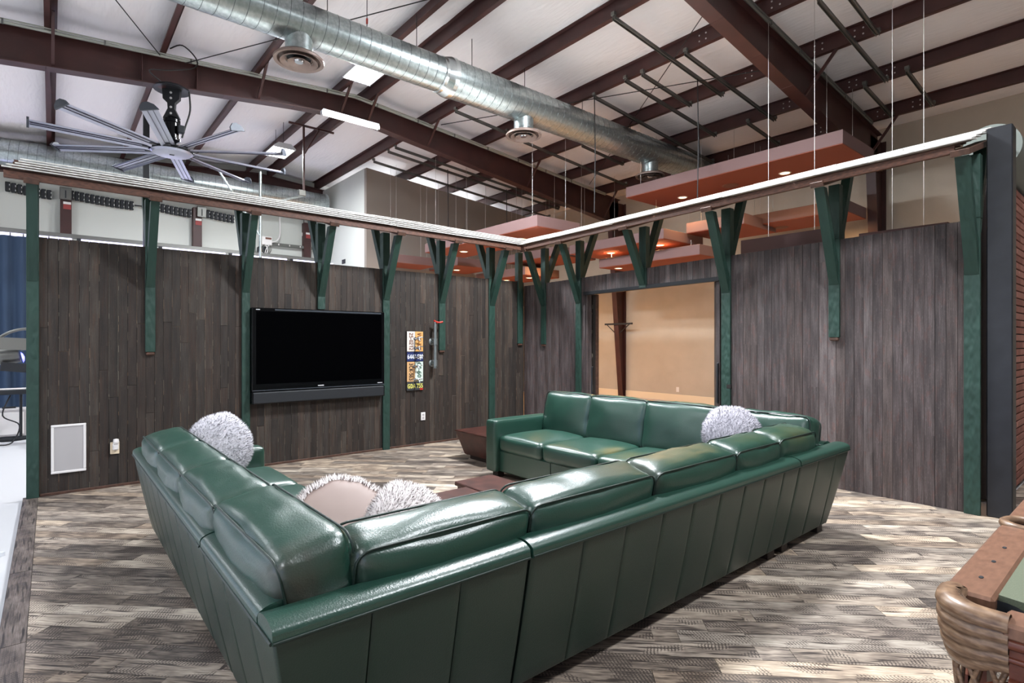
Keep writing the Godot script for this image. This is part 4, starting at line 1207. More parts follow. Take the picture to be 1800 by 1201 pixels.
	for k in 3:
		var wear := []
		if k == 0: wear = [[Vector3(-0.22, 0.09, -0.10), 0.65, Vector3(0.16, 0.07, 0.22), tan], [Vector3(0.05, 0.09, 0.28), 0.55, Vector3(0.3, 0.07, 0.10), tan]]
		if k == 1: wear = [[Vector3(-0.12, 0.09, 0.30), 0.85, Vector3(0.20, 0.07, 0.09), tan]]
		seat_cushion(cr, Vector3(3.63, 0.29, zs[k + 1] + 0.003), Vector3(4.42, 0.465, zs[k] - 0.003), 131 + k, wear)
		back_cushion(cr, Vector3(4.43, 0.645, (zs[k] + zs[k + 1]) * 0.5), Vector3(absf(zs[k] - zs[k + 1]) + 0.04, 0.47, 0.25), br, 231 + k)
	feet(cr, [[3.72, -4.66], [4.5, -4.62], [3.74, -2.56], [4.5, -2.56]])
	# left section
	var cl := thing("sofa_section", "green leather module with one arm in front of the white speaker plate", "sofa", Vector3(0.9, 0, -3.6), g)
	back_run(cl, Vector3(xl, 0, -4.84), Vector3(xl, 0, -2.48), Vector3(1, 0, 0), [0.27, 0.55, 0.85, 1.13, 1.42, 1.72, 2.04])
	part(cl, "base", MB.new().box(Vector3(0.96, 0.185, -3.64), Vector3(0.76, 0.23, 2.3), 0.012), M.leather)
	arm_rest(cl, Vector3(0.60, SB, -4.84), Vector3(1.32, 0.61, -4.66))
	var zl := [-2.48, -3.21, -3.94, -4.655]
	for k in 3:
		seat_cushion(cl, Vector3(0.68, 0.29, zl[k + 1] + 0.003), Vector3(1.36, 0.465, zl[k] - 0.003), 141 + k)
		var wear := []
		if k < 2: wear = [[Vector3(0.34, 0.0, 0.05), 0.55, Vector3(0.06, 0.22, 0.12), brown]]
		back_cushion(cl, Vector3(0.655, 0.60, (zl[k] + zl[k + 1]) * 0.5), Vector3(absf(zl[k] - zl[k + 1]) + 0.05, 0.44, 0.27), bl, 241 + k, wear)
	feet(cl, [[0.70, -4.72], [1.25, -4.76], [0.70, -2.6], [1.25, -2.6]])

func low_table(label: String, lo: Vector3, hi: Vector3, scuffs := true) -> void:
	var c := (lo + hi) * 0.5
	var o := thing("low_table", label, "table", Vector3(c.x, 0, c.z), "brown leather block tables")
	part(o, "body", MB.new().box(Vector3(c.x, (lo.y + 0.045 + hi.y - 0.03) * 0.5, c.z), Vector3(hi.x - lo.x - 0.03, hi.y - 0.075 - lo.y, hi.z - lo.z - 0.03), 0.006), M.table)
	part(o, "top", MB.new().box(Vector3(c.x, hi.y - 0.016, c.z), Vector3(hi.x - lo.x, 0.032, hi.z - lo.z), 0.006), M.table)
	part(o, "plinth", MB.new().box(Vector3(c.x, lo.y + 0.022, c.z), Vector3(hi.x - lo.x - 0.1, 0.044, hi.z - lo.z - 0.1)), M.foot)

func tables() -> void:
	low_table("brown low table peeking over the sofa beside the fluffy pillows", Vector3(1.62, 0, -3.28), Vector3(2.315, 0.40, -2.70))
	low_table("brown low table with scuffed top at the end of the middle floor", Vector3(2.335, 0, -3.46), Vector3(2.69, 0.40, -2.92))
	low_table("reddish brown low table between the sofa sides near the worn seat", Vector3(2.87, 0, -3.04), Vector3(3.54, 0.40, -2.70))
	# tapered end table beyond the far arm
	var o := thing("end_table", "dark brown tapered end table beyond the far sofa arm", "table", Vector3(4.2, 0, -5.35))
	var mb := MB.new()
	var T4 := [Vector3(3.88, 0.34, -5.72), Vector3(4.6, 0.34, -5.72), Vector3(4.6, 0.34, -5.02), Vector3(3.88, 0.34, -5.02)]
	var B4 := [Vector3(3.96, 0.06, -5.64), Vector3(4.52, 0.06, -5.64), Vector3(4.52, 0.06, -5.10), Vector3(3.96, 0.06, -5.10)]
	for k in 4:
		var q := (k + 1) % 4
		var nn: Vector3 = (T4[q] - T4[k]).cross(B4[k] - T4[k]).normalized()
		if nn.dot(T4[k] - Vector3(4.24, 0.2, -5.37)) < 0: nn = -nn
		mb.quad(T4[k], T4[q], B4[q], B4[k], nn)
	mb.quad(B4[0], B4[1], B4[2], B4[3], Vector3.DOWN)
	part(o, "body", mb, M.table)
	part(o, "top", MB.new().box(Vector3(4.24, 0.348, -5.37), Vector3(0.74, 0.02, 0.72), 0.005), M.table)
	part(o, "plinth", MB.new().box(Vector3(4.24, 0.03, -5.37), Vector3(0.46, 0.06, 0.44)), M.foot)

func fluffy(called: String, label: String, at: Vector3, nrm: Vector3, radius: float, thick: float, body: Material, fur: Material, sd: int, rim_only: bool) -> void:
	var o := thing(called, label, "pillow", at, "round plush pillows")
	var z := nrm.normalized()
	var x := Vector3.UP.cross(z).normalized()
	var B := Basis(x, z.cross(x), z)
	var X := Transform3D(B, at)
	var nz := noise(sd, 1.0, 2)
	var r2 := RandomNumberGenerator.new()
	r2.seed = sd
	var surf := func(u: float, w: float) -> Vector3:   # u angle, w -1..1 front pole to back pole
		var rr := sqrt(maxf(0.0, 1.0 - pow(absf(w), 2.4)))
		var p := Vector3(cos(u) * radius * rr, sin(u) * radius * rr, w * thick * 0.5)
		return p * (1.0 + 0.07 * nz.get_noise_3d(p.x * 6.0, p.y * 6.0, p.z * 6.0))
	var st := SurfaceTool.new()
	st.begin(Mesh.PRIMITIVE_TRIANGLES)
	st.set_smooth_group(0)
	var nu := 40
	var nw := 22
	for a in nu:
		for b in nw:
			var u0 := TAU * a / nu
			var u1 := TAU * ((a + 1) % nu) / nu
			var w0 := sin((2.0 * b / nw - 1.0) * PI * 0.5)
			var w1 := sin((2.0 * (b + 1) / nw - 1.0) * PI * 0.5)
			var Q := [surf.call(u0, w0), surf.call(u1, w0), surf.call(u1, w1), surf.call(u0, w1)]
			for k in [0, 2, 1, 0, 3, 2]: st.add_vertex(Q[k])
	st.generate_normals()
	part(o, "cover", st.commit(), body, X)
	var hair := MB.new()
	var count := 20000 if not rim_only else 12000
	for i in count:
		var w := r2.randf_range(-1.0, 1.0)
		if rim_only: w = r2.randf_range(-0.95, 0.42)
		var u := r2.randf() * TAU
		var p: Vector3 = surf.call(u, w)
		var out := Vector3(p.x / (radius * radius), p.y / (radius * radius), p.z / (thick * thick * 0.25)).normalized()
		var j := Vector3(r2.randf() - 0.5, r2.randf() - 0.5, r2.randf() - 0.5)
		var L := r2.randf_range(0.014, 0.030) if not rim_only else r2.randf_range(0.016, 0.034)
		var tip := p + (out + j * 1.3).normalized() * L
		var s := out.cross(j).normalized() * 0.0022
		var nn := (out + j * 0.25).normalized()
		hair.tri(p - s, p + s, tip, nn, nn, nn)
	part(o, "fur", hair, fur, X).set_meta("kind", "stuff")

func pillows() -> void:
	fluffy("plush_pillow", "round white fluffy pillow upright by the far end of the left sofa side", Vector3(0.93, 0.70, -4.36), Vector3(0.30, 0.18, 1.0), 0.225, 0.15, M.fur_white, M.fur_white, 301, false)
	fluffy("plush_pillow", "round pink velvet pillow with white fluffy rim leaning in the near corner", Vector3(0.985, 0.63, -2.30), Vector3(-0.05, 0.62, 0.8), 0.235, 0.14, M.velvet_pink, M.fur_pink, 302, true)
	fluffy("plush_pillow", "smaller-looking fluffy pink pillow overlapping the velvet one behind the near cushion", Vector3(1.18, 0.64, -2.05), Vector3(0.25, 0.55, 0.8), 0.215, 0.15, M.fur_pink, M.fur_pink, 303, false)
	fluffy("plush_pillow", "round pale grey fluffy pillow in the corner before the grey plank wall", Vector3(4.02, 0.73, -2.14), Vector3(-0.55, 0.45, 0.7), 0.225, 0.17, M.fur_grey, M.fur_grey, 304, false)

# ---------- wall objects ----------
func text(s: String, size: float, mat_: Material, parent: Node3D, X: Transform3D, width := 0.0) -> void:
	var tm := TextMesh.new()
	var f := SystemFont.new()
	f.font_names = PackedStringArray(["Droid Sans"])
	f.font_weight = 700
	tm.font = f; tm.text = s; tm.font_size = 32; tm.depth = 0.05; tm.pixel_size = size / 32.0
	tm.curve_step = 2.0
	var o := part(parent, "lettering", tm, mat_, X)
	if width > 0.0:
		var w := tm.get_aabb().size.x
		if w > 0.001: o.transform = o.transform * Transform3D(Basis.from_scale(Vector3(width / w, 1, 0.06)), Vector3.ZERO)

func wall_things() -> void:
	# television
	var tv := thing("television", "large flat black television on the dark plank wall", "television", Vector3(2.58, 0.87, WZ))
	var x0 := 1.757
	var x1 := 3.408
	var yb := 0.885
	var yt := 1.85
	part(tv, "body", MB.new().box(Vector3((x0 + x1) * 0.5, (yb + yt) * 0.5, WZ + 0.05), Vector3(x1 - x0, yt - yb, 0.09), 0.008), M.gloss_black)
	part(tv, "screen", MB.new().box(Vector3((x0 + x1) * 0.5, (yb + yt) * 0.5 + 0.022, WZ + 0.0955), Vector3(x1 - x0 - 0.09, yt - yb - 0.125, 0.003)), M.screen)
	part(tv, "lower_lip", MB.new().box(Vector3((x0 + x1) * 0.5, yb + 0.008, WZ + 0.092), Vector3(x1 - x0 - 0.01, 0.012, 0.012), 0.003), M.bezel_grey)
	part(tv, "upper_lip", MB.new().box(Vector3((x0 + x1) * 0.5 + 0.1, yt - 0.02, WZ + 0.096), Vector3(x1 - x0 - 0.3, 0.02, 0.004), 0.001), M.bezel_grey)
	for q in [[2.55, yb + 0.035, 0.075, 0.012], [1.82, yt - 0.022, 0.045, 0.009], [3.34, yb + 0.032, 0.07, 0.008]]:
		part(tv, "badge", MB.new().box(Vector3(q[0], q[1], WZ + 0.0975), Vector3(q[2], q[3], 0.003), 0.001), M.badge)
	var sb := thing("soundbar", "long dark soundbar directly under the television", "soundbar", Vector3(2.58, 0.735, WZ))
	part(sb, "body", MB.new().box(Vector3(2.58, 0.806, WZ + 0.055), Vector3(1.64, 0.135, 0.10), 0.012), M.matte_black)
	part(sb, "end_cap", MB.new().box(Vector3(3.397, 0.806, WZ + 0.055), Vector3(0.012, 0.135, 0.102), 0.004), M.gloss_black)
	part(sb, "end_cap", MB.new().box(Vector3(1.763, 0.806, WZ + 0.055), Vector3(0.012, 0.135, 0.102), 0.004), M.gloss_black)
	# in-wall speaker
	var sp := thing("wall_speaker", "white framed rectangular speaker grille low on the dark plank wall", "speaker", Vector3(0.13, 0.2, WZ))
	var sc := Vector3(0.132, 0.431, WZ + 0.012)
	for e in [[0, 0.221, 0.265, 0.022], [0, -0.221, 0.265, 0.022]]:
		part(sp, "frame_rail", MB.new().box(sc + Vector3(0, e[1], 0), Vector3(e[2], e[3], 0.018), 0.004), M.white_plastic)
	for s in [-1.0, 1.0]:
		part(sp, "frame_stile", MB.new().box(sc + Vector3(s * 0.121, 0, 0), Vector3(0.022, 0.42, 0.018), 0.004), M.white_plastic)
	part(sp, "grille", MB.new().box(sc + Vector3(0, 0, -0.003), Vector3(0.225, 0.425, 0.012), 0.002), M.speaker_cloth)
	# outlets
	var oa := thing("wall_outlet", "white outlet with a plug-in air freshener beside the speaker", "outlet", Vector3(0.49, 0.34, WZ), "white wall outlets")
	part(oa, "cover_plate", MB.new().box(Vector3(0.492, 0.39, WZ + 0.008), Vector3(0.075, 0.12, 0.012), 0.003), M.tan_trim)
	part(oa, "freshener", MB.new().box(Vector3(0.497, 0.405, WZ + 0.03), Vector3(0.05, 0.07, 0.04), 0.01), M.white_plastic)
	part(oa, "oil_bottle", MB.new().lathe([Vector2(0, 0.0), Vector2(0.022, 0.0), Vector2(0.026, 0.02), Vector2(0.022, 0.045), Vector2(0, 0.05)], 14, T(0.50, 0.435, WZ + 0.035)), M.white_plastic)
	var ob := thing("wall_outlet", "small white outlet below the licence plates", "outlet", Vector3(4.05, 0.34, WZ), "white wall outlets")
	part(ob, "cover_plate", MB.new().box(Vector3(4.05, 0.40, WZ + 0.008), Vector3(0.07, 0.112, 0.012), 0.003), M.white_plastic)
	part(ob, "socket", MB.new().box(Vector3(4.05, 0.422, WZ + 0.015), Vector3(0.03, 0.03, 0.004), 0.001), M.speaker_cloth)
	part(ob, "socket", MB.new().box(Vector3(4.05, 0.378, WZ + 0.015), Vector3(0.03, 0.03, 0.004), 0.001), M.speaker_cloth)
	# licence plate board
	var lp := thing("plate_board", "old licence plates on a board with five chrome taps", "wall decor", Vector3(3.91, 0.79, WZ))
	var cx := 3.912
	part(lp, "board", MB.new().box(Vector3(cx, 1.19, WZ + 0.012), Vector3(0.262, 0.83, 0.02), 0.003), M.foot)
	var zf := WZ + 0.024
	var half := 0.128
	var plates := [[cx - 0.0645, 1.462, 0.126, 0.278, [214, 206, 198], [120, 82, 66], "25-0212", true], [cx + 0.0645, 1.462, 0.126, 0.278, [206, 158, 96], [108, 58, 34], "VCU-320", true], [cx, 1.249, 0.256, 0.128, [34, 46, 92], [226, 226, 230], "6442 EM", false], [cx - 0.0645, 1.04, 0.126, 0.276, [204, 160, 112], [48, 36, 32], "3CK-563", true], [cx + 0.0645, 1.04, 0.126, 0.276, [206, 216, 206], [40, 84, 66], "CF-601", true], [cx, 0.838, 0.256, 0.118, [58, 60, 62], [222, 214, 108], "GDA 755", false]]
	for p in plates:
		var pl := part(lp, "licence_plate", MB.new().box(Vector3(p[0], p[1], zf), Vector3(p[2], p[3], 0.003), 0.001), mat(p[4][0], p[4][1], p[4][2], 0.45))
		var ink := mat(p[5][0], p[5][1], p[5][2], 0.5)
		var X := Transform3D(Basis(Vector3.BACK, -PI / 2) if p[7] else Basis.IDENTITY, Vector3(p[0], p[1], zf + 0.003))
		text(p[6], 0.085, ink, pl, X, 0.24)
	part(lp, "red_sticker", MB.new().box(Vector3(cx + 0.10, 0.792, zf + 0.001), Vector3(0.05, 0.024, 0.003)), M.red)
	for q in [[cx + 0.0, 1.50], [cx - 0.0, 1.37], [cx + 0.01, 1.24], [cx - 0.01, 1.11], [cx + 0.0, 0.92]]:
		var p0 := Vector3(q[0], q[1], zf)
		var t := part(lp, "tap", MB.new().tube(smooth([p0, p0 + Vector3(0, 0, 0.05), p0 + Vector3(0.01, 0.0, 0.085), p0 + Vector3(0.02, -0.03, 0.10)], 4), 0.013, 10), M.chrome)
		part(t, "tap_flange", MB.new().lathe([Vector2(0, 0.012), Vector2(0.022, 0.01), Vector2(0.028, 0.0)], 14, Transform3D(Basis(Vector3.RIGHT, PI / 2), p0)), M.chrome)
		part(t, "tap_lever", MB.new().tube([p0 + Vector3(0, 0.012, 0.055), p0 + Vector3(0.03, 0.02, 0.065), p0 + Vector3(0.085, 0.02, 0.07)], 0.007, 8), M.chrome)
	# wall pipe with red handle
	var wp := thing("wall_pipe", "grey vertical wall pipe with a red valve handle on top", "pipe", Vector3(4.185, 1.08, WZ))
	part(wp, "pipe", MB.new().tube([Vector3(4.2, 1.08, WZ + 0.09), Vector3(4.2, 1.71, WZ + 0.09)], 0.021, 12), M.pipe_grey)
	for y in [1.15, 1.46]:
		var fl := part(wp, "tee", MB.new().tube([Vector3(4.2, y - 0.045, WZ + 0.09), Vector3(4.2, y + 0.045, WZ + 0.09)], 0.029, 12), M.pipe_grey)
		part(fl, "standoff", MB.new().tube([Vector3(4.2, y, WZ + 0.09), Vector3(4.2, y, WZ + 0.01)], 0.02, 10), M.pipe_grey)
		part(fl, "flange", MB.new().lathe([Vector2(0, 0.016), Vector2(0.03, 0.014), Vector2(0.052, 0.006), Vector2(0.054, 0.0)], 18, Transform3D(Basis(Vector3.RIGHT, PI / 2), Vector3(4.2, y, WZ + 0.002))), M.pipe_grey)
	part(wp, "valve", MB.new().tube([Vector3(4.2, 1.70, WZ + 0.09), Vector3(4.2, 1.745, WZ + 0.09)], 0.012, 8), M.chrome)
	part(wp, "valve_handle", MB.new().tube(smooth([Vector3(4.18, 1.76, WZ + 0.09), Vector3(4.22, 1.74, WZ + 0.09), Vector3(4.27, 1.735, WZ + 0.095), Vector3(4.32, 1.745, WZ + 0.1)], 4), 0.013, 8), M.red)

	# black steel post with pale edge
	var bp := thing("steel_post", "thick black square steel post at the end of the doorway wall", "post", Vector3(6.05, 0, -0.885))
	part(bp, "tube", MB.new().box(Vector3(6.05, 1.615, -0.885), Vector3(0.16, 3.23, 0.165), 0.008), M.black_post)
	part(bp, "edge_trim", MB.new().box(Vector3(6.15, 1.55, -0.845), Vector3(0.03, 3.1, 0.05), 0.004), M.trim_green)
	var rk := thing("wall_rack", "small dark rack with diagonal stays on the brown column beyond the doorway", "rack", Vector3(EAVE - 0.3, 1.8, F1))
	part(rk, "bar", MB.new().bar(Vector3(EAVE - 0.36, 1.93, F1 - 0.35), Vector3(EAVE - 0.36, 1.93, F1 + 0.55), 0.03, 0.045), M.steel_dark)
	for q in [-0.3, 0.45]:
		part(rk, "stay", MB.new().bar(Vector3(EAVE - 0.34, 1.92, F1 + q), Vector3(EAVE - 0.28, 1.68, F1 + 0.05 * signf(q)), 0.018, 0.018), M.steel_dark)
	# dark square pole behind the television wall
	var dp := thing("steel_pole", "dark square pole rising to the roof behind the fan", "post", Vector3(1.28, 0, -11.5))
	part(dp, "tube", MB.new().box(Vector3(1.28, 2.77, -11.5), Vector3(0.09, 5.54, 0.09), 0.004), M.steel_dark)
	part(dp, "cap", MB.new().box(Vector3(1.28, 5.55, -11.5), Vector3(0.14, 0.015, 0.14), 0.003), M.matte_black)

func end_wall_things() -> void:
	# wall columns
	for c in [[0.245, "brown wall column nearest the open end of the plank wall"], [2.71, "brown wall column seen between the second and third green posts"], [5.35, "brown wall column hidden low behind the pale partition end"]]:
		var o := thing("wall_column", c[1], "column", Vector3(c[0], 0, GABLE + 0.1), "end wall columns")
		part(o, "shaft", MB.new().box(Vector3(c[0], 2.35, GABLE + 0.09), Vector3(0.19, 4.7, 0.17), 0.004), M.steel)
		part(o, "label_plate", MB.new().box(Vector3(c[0] + 0.02, 4.33, GABLE + 0.18), Vector3(0.13, 0.10, 0.008)), M.red_label)
		part(o, "label_plate", MB.new().box(Vector3(c[0] + 0.02, 4.41, GABLE + 0.18), Vector3(0.13, 0.05, 0.008)), M.white_plastic)
		part(o, "notice", MB.new().box(Vector3(c[0] - 0.04, 3.70, GABLE + 0.18), Vector3(0.11, 0.08, 0.008)), M.tan_trim)
	# dark pleated carriers with white studs
	var K := [[-0.72, 0.02], [0.30, 1.45], [1.78, 2.60], [2.82, 3.55]]
	for i in K.size():
		var k = K[i]
		var o := thing("pleated_carrier", ["dark studded cable carrier left of the first brown column", "dark studded cable carrier between first post pair", "dark studded cable carrier just before the second brown column", "dark studded cable carrier past the second brown column"][i], "cable carrier", Vector3(k[0], 4.5, GABLE + 0.06), "studded cable carriers")
		var n := int((k[1] - k[0]) / 0.085)
		for j in n:
			var t := (j + 0.5) / n
			var x := lerpf(k[0], k[1], t)
			var y := 4.62 - 0.06 * sin(t * PI * 0.5)
			part(o, "link", MB.new().box(Vector3(x, y, GABLE + 0.06), Vector3(0.074, 0.19, 0.09), 0.008), M.matte_black)
			part(o, "stud", MB.new().box(Vector3(x + 0.03, y + 0.035, GABLE + 0.108), Vector3(0.012, 0.03, 0.012)), M.white_plastic)
			part(o, "stud", MB.new().box(Vector3(x + 0.03, y - 0.055, GABLE + 0.108), Vector3(0.012, 0.03, 0.012)), M.white_plastic)
	for c in [0.16, 2.71]:
		var o := thing("motor_bracket", "grey metal bracket holding the carriers on the %s brown column" % ("first" if c < 1.0 else "second"), "bracket", Vector3(c, 4.6, GABLE + 0.28))
		part(o, "plate", MB.new().box(Vector3(c + 0.08, 4.60, GABLE + 0.21), Vector3(0.2, 0.26, 0.08), 0.01), M.strut)
		part(o, "slot", MB.new().box(Vector3(c + 0.08, 4.58, GABLE + 0.252), Vector3(0.02, 0.16, 0.012)), M.matte_black)
	var sh := thing("drive_shaft", "thin dark shaft between two studded carriers", "shaft", Vector3(1.6, 4.56, GABLE + 0.06))
	part(sh, "rod", MB.new().tube([Vector3(1.46, 4.58, GABLE + 0.06), Vector3(1.78, 4.58, GABLE + 0.06)], 0.014, 8), M.cable)
	part(sh, "coupling", MB.new().tube([Vector3(1.6, 4.58, GABLE + 0.06), Vector3(1.66, 4.58, GABLE + 0.06)], 0.035, 10), M.strut)
	# door opener unit
	var op := thing("door_opener", "white door opener box with dangling wiring on the end wall", "opener", Vector3(4.25, 3.7, GABLE + 0.2))
	part(op, "box", MB.new().box(Vector3(4.26, 4.07, GABLE + 0.22), Vector3(0.27, 0.22, 0.16), 0.015), M.white_plastic)
	part(op, "window", MB.new().box(Vector3(4.30, 4.13, GABLE + 0.305), Vector3(0.15, 0.05, 0.01), 0.004), M.speaker_disc)
	part(op, "gearbox", MB.new().box(Vector3(4.18, 3.82, GABLE + 0.2), Vector3(0.24, 0.20, 0.16), 0.03), M.steel_dark)
	rng.seed = 71
	for k in 6:
		var a := Vector3(4.15 + k * 0.04, 3.96, GABLE + 0.28)
		part(op, "wire", MB.new().tube(smooth([a, a + Vector3(rng.randf_range(-0.08, 0.08), -0.12, 0.03), a + Vector3(rng.randf_range(-0.1, 0.1), -0.25, 0.02)], 4), 0.011, 6), M.white_plastic if k % 2 == 0 else M.strut)
	part(op, "conduit_pipe", MB.new().tube([Vector3(4.0, 3.6, GABLE + 0.2), Vector3(4.0, 4.9, GABLE + 0.2)], 0.02, 8), M.strut)
	part(op, "conduit_pipe", MB.new().tube(smooth([Vector3(4.4, 4.06, GABLE + 0.22), Vector3(4.55, 4.12, GABLE + 0.2), Vector3(4.62, 4.35, GABLE + 0.2), Vector3(4.6, 4.9, GABLE + 0.2)], 4), 0.02, 8), M.white_plastic)
	for y in [4.03, 3.70]:
		var o := thing("door_rail", "grey slotted rail across the end wall, %s of two" % ("upper" if y > 3.9 else "lower"), "rail", Vector3(5.1, y, GABLE + 0.1), "end wall rails")
		part(o, "channel", MB.new().box(Vector3(5.02, y, GABLE + 0.12), Vector3(1.28, 0.075, 0.06), 0.005), M.strut)
		for k in 4: part(o, "bolt", MB.new().box(Vector3(4.6 + k * 0.28, y, GABLE + 0.155), Vector3(0.025, 0.04, 0.012)), M.white_plastic)
	var sw := thing("junction_box", "small white junction box high on the end wall", "junction box", Vector3(5.3, 4.35, GABLE + 0.03))
	part(sw, "box", MB.new().box(Vector3(5.3, 4.40, GABLE + 0.03), Vector3(0.10, 0.10, 0.06), 0.01), M.white_plastic)
	part(sw, "conduit_pipe", MB.new().tube([Vector3(5.3, 4.45, GABLE + 0.03), Vector3(5.3, 4.95, GABLE + 0.03)], 0.012, 6), M.strut)
	# hanging pipe frame near the fan
	var pf := thing("pipe_hanger", "brown pipe hanger with a diagonal stay, dropping from the ridge beyond the fan", "hanger", Vector3(4.0, 4.5, -11.3))
	part(pf, "top_bar", MB.new().bar(Vector3(3.55, 5.745, -11.0), Vector3(4.45, 5.745, -11.0), 0.035, 0.035), M.steel)
	part(pf, "drop", MB.new().bar(Vector3(3.84, 5.745, -11.0), Vector3(3.84, 4.36, -11.0), 0.035, 0.035), M.steel)
	part(pf, "stay", MB.new().bar(Vector3(4.15, 5.745, -11.0), Vector3(3.86, 5.2, -11.0), 0.025, 0.025), M.steel)
	part(pf, "arm", MB.new().bar(Vector3(3.84, 4.36, -11.0), Vector3(3.1, 4.05, -10.9), 0.05, 0.04), M.galv)
	part(pf, "clamp", MB.new().box(Vector3(3.80, 4.4, -11.0), Vector3(0.14, 0.12, 0.1), 0.01), M.strut)
	var pm := thing("light_stand_pole", "thin pale pole with a diagonal stay under the far high bay light", "pole", Vector3(2.9, 3.2, -10.6))
	part(pm, "upright", MB.new().tube([Vector3(2.92, 2.6, -10.6), Vector3(2.92, 4.55, -10.6)], 0.024, 10), M.galv)
	part(pm, "stay", MB.new().tube([Vector3(2.90, 3.4, -10.6), Vector3(2.25, 4.42, -10.6)], 0.018, 8), M.galv)
	part(pm, "foot", MB.new().box(Vector3(2.92, 1.31, -10.6), Vector3(0.06, 2.62, 0.06), 0.005), M.steel_dark)

	# navy curtain
	var cu := thing("curtain", "navy blue pleated curtain hanging at the open end of the plank wall", "curtain", Vector3(-0.9, 0, -14.3))
	for q in 4:
		var mb := MB.new()
		var xa := -2.6 + q * 0.68
		var xb := xa + 0.68
		var n := 36
		for k in n:
			var u0 := lerpf(xa, xb, float(k) / n)
			var u1 := lerpf(xa, xb, float(k + 1) / n)
			var f := func(u: float, y: float) -> Vector3: return Vector3(u, y, -14.28 + 0.055 * sin(u * 26.0) * (1.0 if y < 2.0 else 0.8) + 0.02 * sin(u * 57.0 + y))
			var dn := func(u: float) -> Vector3: return Vector3(-0.055 * 26.0 * cos(u * 26.0), 0, 1).normalized()
			for s in 3:
				var ya: float = [0.03, 1.2, 2.4][s]
				var yb: float = [1.2, 2.4, 3.5][s]
				var A: Vector3 = f.call(u0, ya); var B: Vector3 = f.call(u1, ya); var C: Vector3 = f.call(u1, yb); var D: Vector3 = f.call(u0, yb)
				mb.tri(A, B, C, dn.call(u0), dn.call(u1), dn.call(u1))
				mb.tri(A, C, D, dn.call(u0), dn.call(u1), dn.call(u0))
		part(cu, "panel", mb, M.curtain)
	for k in 14:
		part(cu, "hook", MB.new().box(Vector3(-2.5 + k * 0.19, 3.53, -14.3), Vector3(0.02, 0.06, 0.02)), M.strut)
	# stage light with barn doors
	var sl := thing("stage_light", "grey stage light with barn doors and a glowing blue lens before the curtain", "light", Vector3(-0.30, 0, -10.6))
	var c0 := Vector3(-0.34, 1.27, -10.35)
	part(sl, "can", MB.new().lathe([Vector2(0, -0.16), Vector2(0.10, -0.16), Vector2(0.12, -0.08), Vector2(0.12, 0.10), Vector2(0.09, 0.10)], 24, Transform3D(Basis(Vector3.BACK, -PI / 2 + 0.2), c0 + Vector3(-0.1, 0, 0))), M.strut)
	part(sl, "lens", MB.new().lathe([Vector2(0, 0.03), Vector2(0.05, 0.02), Vector2(0.075, 0.0)], 20, Transform3D(Basis(Vector3.BACK, -PI / 2 + 0.2), c0 + Vector3(0.03, -0.03, 0.05))), M.blue_glow)
	part(sl, "barn_door", MB.new().box(c0 + Vector3(-0.08, 0.16, 0.14), Vector3(0.34, 0.19, 0.006), 0.002, Basis(Vector3.BACK, -0.05) * Basis(Vector3.RIGHT, -0.5)), M.strut)
	part(sl, "barn_door", MB.new().box(c0 + Vector3(-0.02, -0.17, 0.1), Vector3(0.34, 0.15, 0.006), 0.002, Basis(Vector3.BACK, -0.12) * Basis(Vector3.RIGHT, 0.6)), M.steel_dark)
	part(sl, "yoke", MB.new().tube(smooth([c0 + Vector3(-0.26, 0.20, 0), c0 + Vector3(-0.08, 0.33, 0), c0 + Vector3(0.12, 0.37, 0), c0 + Vector3(0.3, 0.30, 0)], 6), 0.02, 8), M.strut)
	part(sl, "stand", MB.new().tube([c0 + Vector3(0.26, 0.30, 0), Vector3(-0.08, 0.03, -10.4)], 0.018, 8), M.matte_black)
	for k in 3:
		part(sl, "stand_leg", MB.new().tube([Vector3(-0.08, 0.35, -10.4), Vector3(-0.08, 0.015, -10.4) + Vector3(cos(k * 2.1), 0, sin(k * 2.1)) * 0.28], 0.014, 6), M.matte_black)
	# keyboard stand and amplifier
	var ks := thing("keyboard", "narrow keyboard on a stand before the curtain", "keyboard", Vector3(-0.4, 0.6, -10.9))
	part(ks, "case", MB.new().box(Vector3(-0.55, 0.73, -10.85), Vector3(1.0, 0.07, 0.3), 0.01), M.matte_black)
	part(ks, "key_bed", MB.new().box(Vector3(-0.55, 0.77, -10.80), Vector3(0.9, 0.02, 0.14), 0.004), M.white_plastic)
	part(ks, "stand_post", MB.new().tube([Vector3(-0.34, 0.70, -10.9), Vector3(-0.34, 0.05, -10.9)], 0.018, 8), M.matte_black)
	part(ks, "stand_foot", MB.new().tube(smooth([Vector3(-0.95, 0.32, -10.75), Vector3(-0.62, 0.06, -10.75), Vector3(-0.2, 0.06, -10.75)], 5), 0.03, 8), M.matte_black)
	var am := thing("amplifier", "pale speaker cabinet on the tile floor before the curtain", "amplifier", Vector3(-0.52, 0, -11.6))
	part(am, "cabinet", MB.new().box(Vector3(-0.50, 0.21, -11.6), Vector3(0.42, 0.42, 0.3), 0.015), M.speaker_cloth)
	part(am, "grille", MB.new().box(Vector3(-0.50, 0.20, -11.445), Vector3(0.36, 0.34, 0.012), 0.004), M.white_plastic)
	part(am, "handle", MB.new().bar(Vector3(-0.58, 0.435, -11.6), Vector3(-0.42, 0.435, -11.6), 0.03, 0.025), M.matte_black)
	solo("audio_cable", MB.new().tube(smooth([Vector3(0, 0.68, 0), Vector3(-0.08, 0.4, 0.08), Vector3(0.1, 0.25, 0.1), Vector3(0.02, 0.01, 0.16), Vector3(-0.15, 0.01, 0.3)], 6), 0.009, 6), M.cable, "black audio cable looping down from the keyboard", "cable", Vector3(-0.45, 0.0, -10.8))

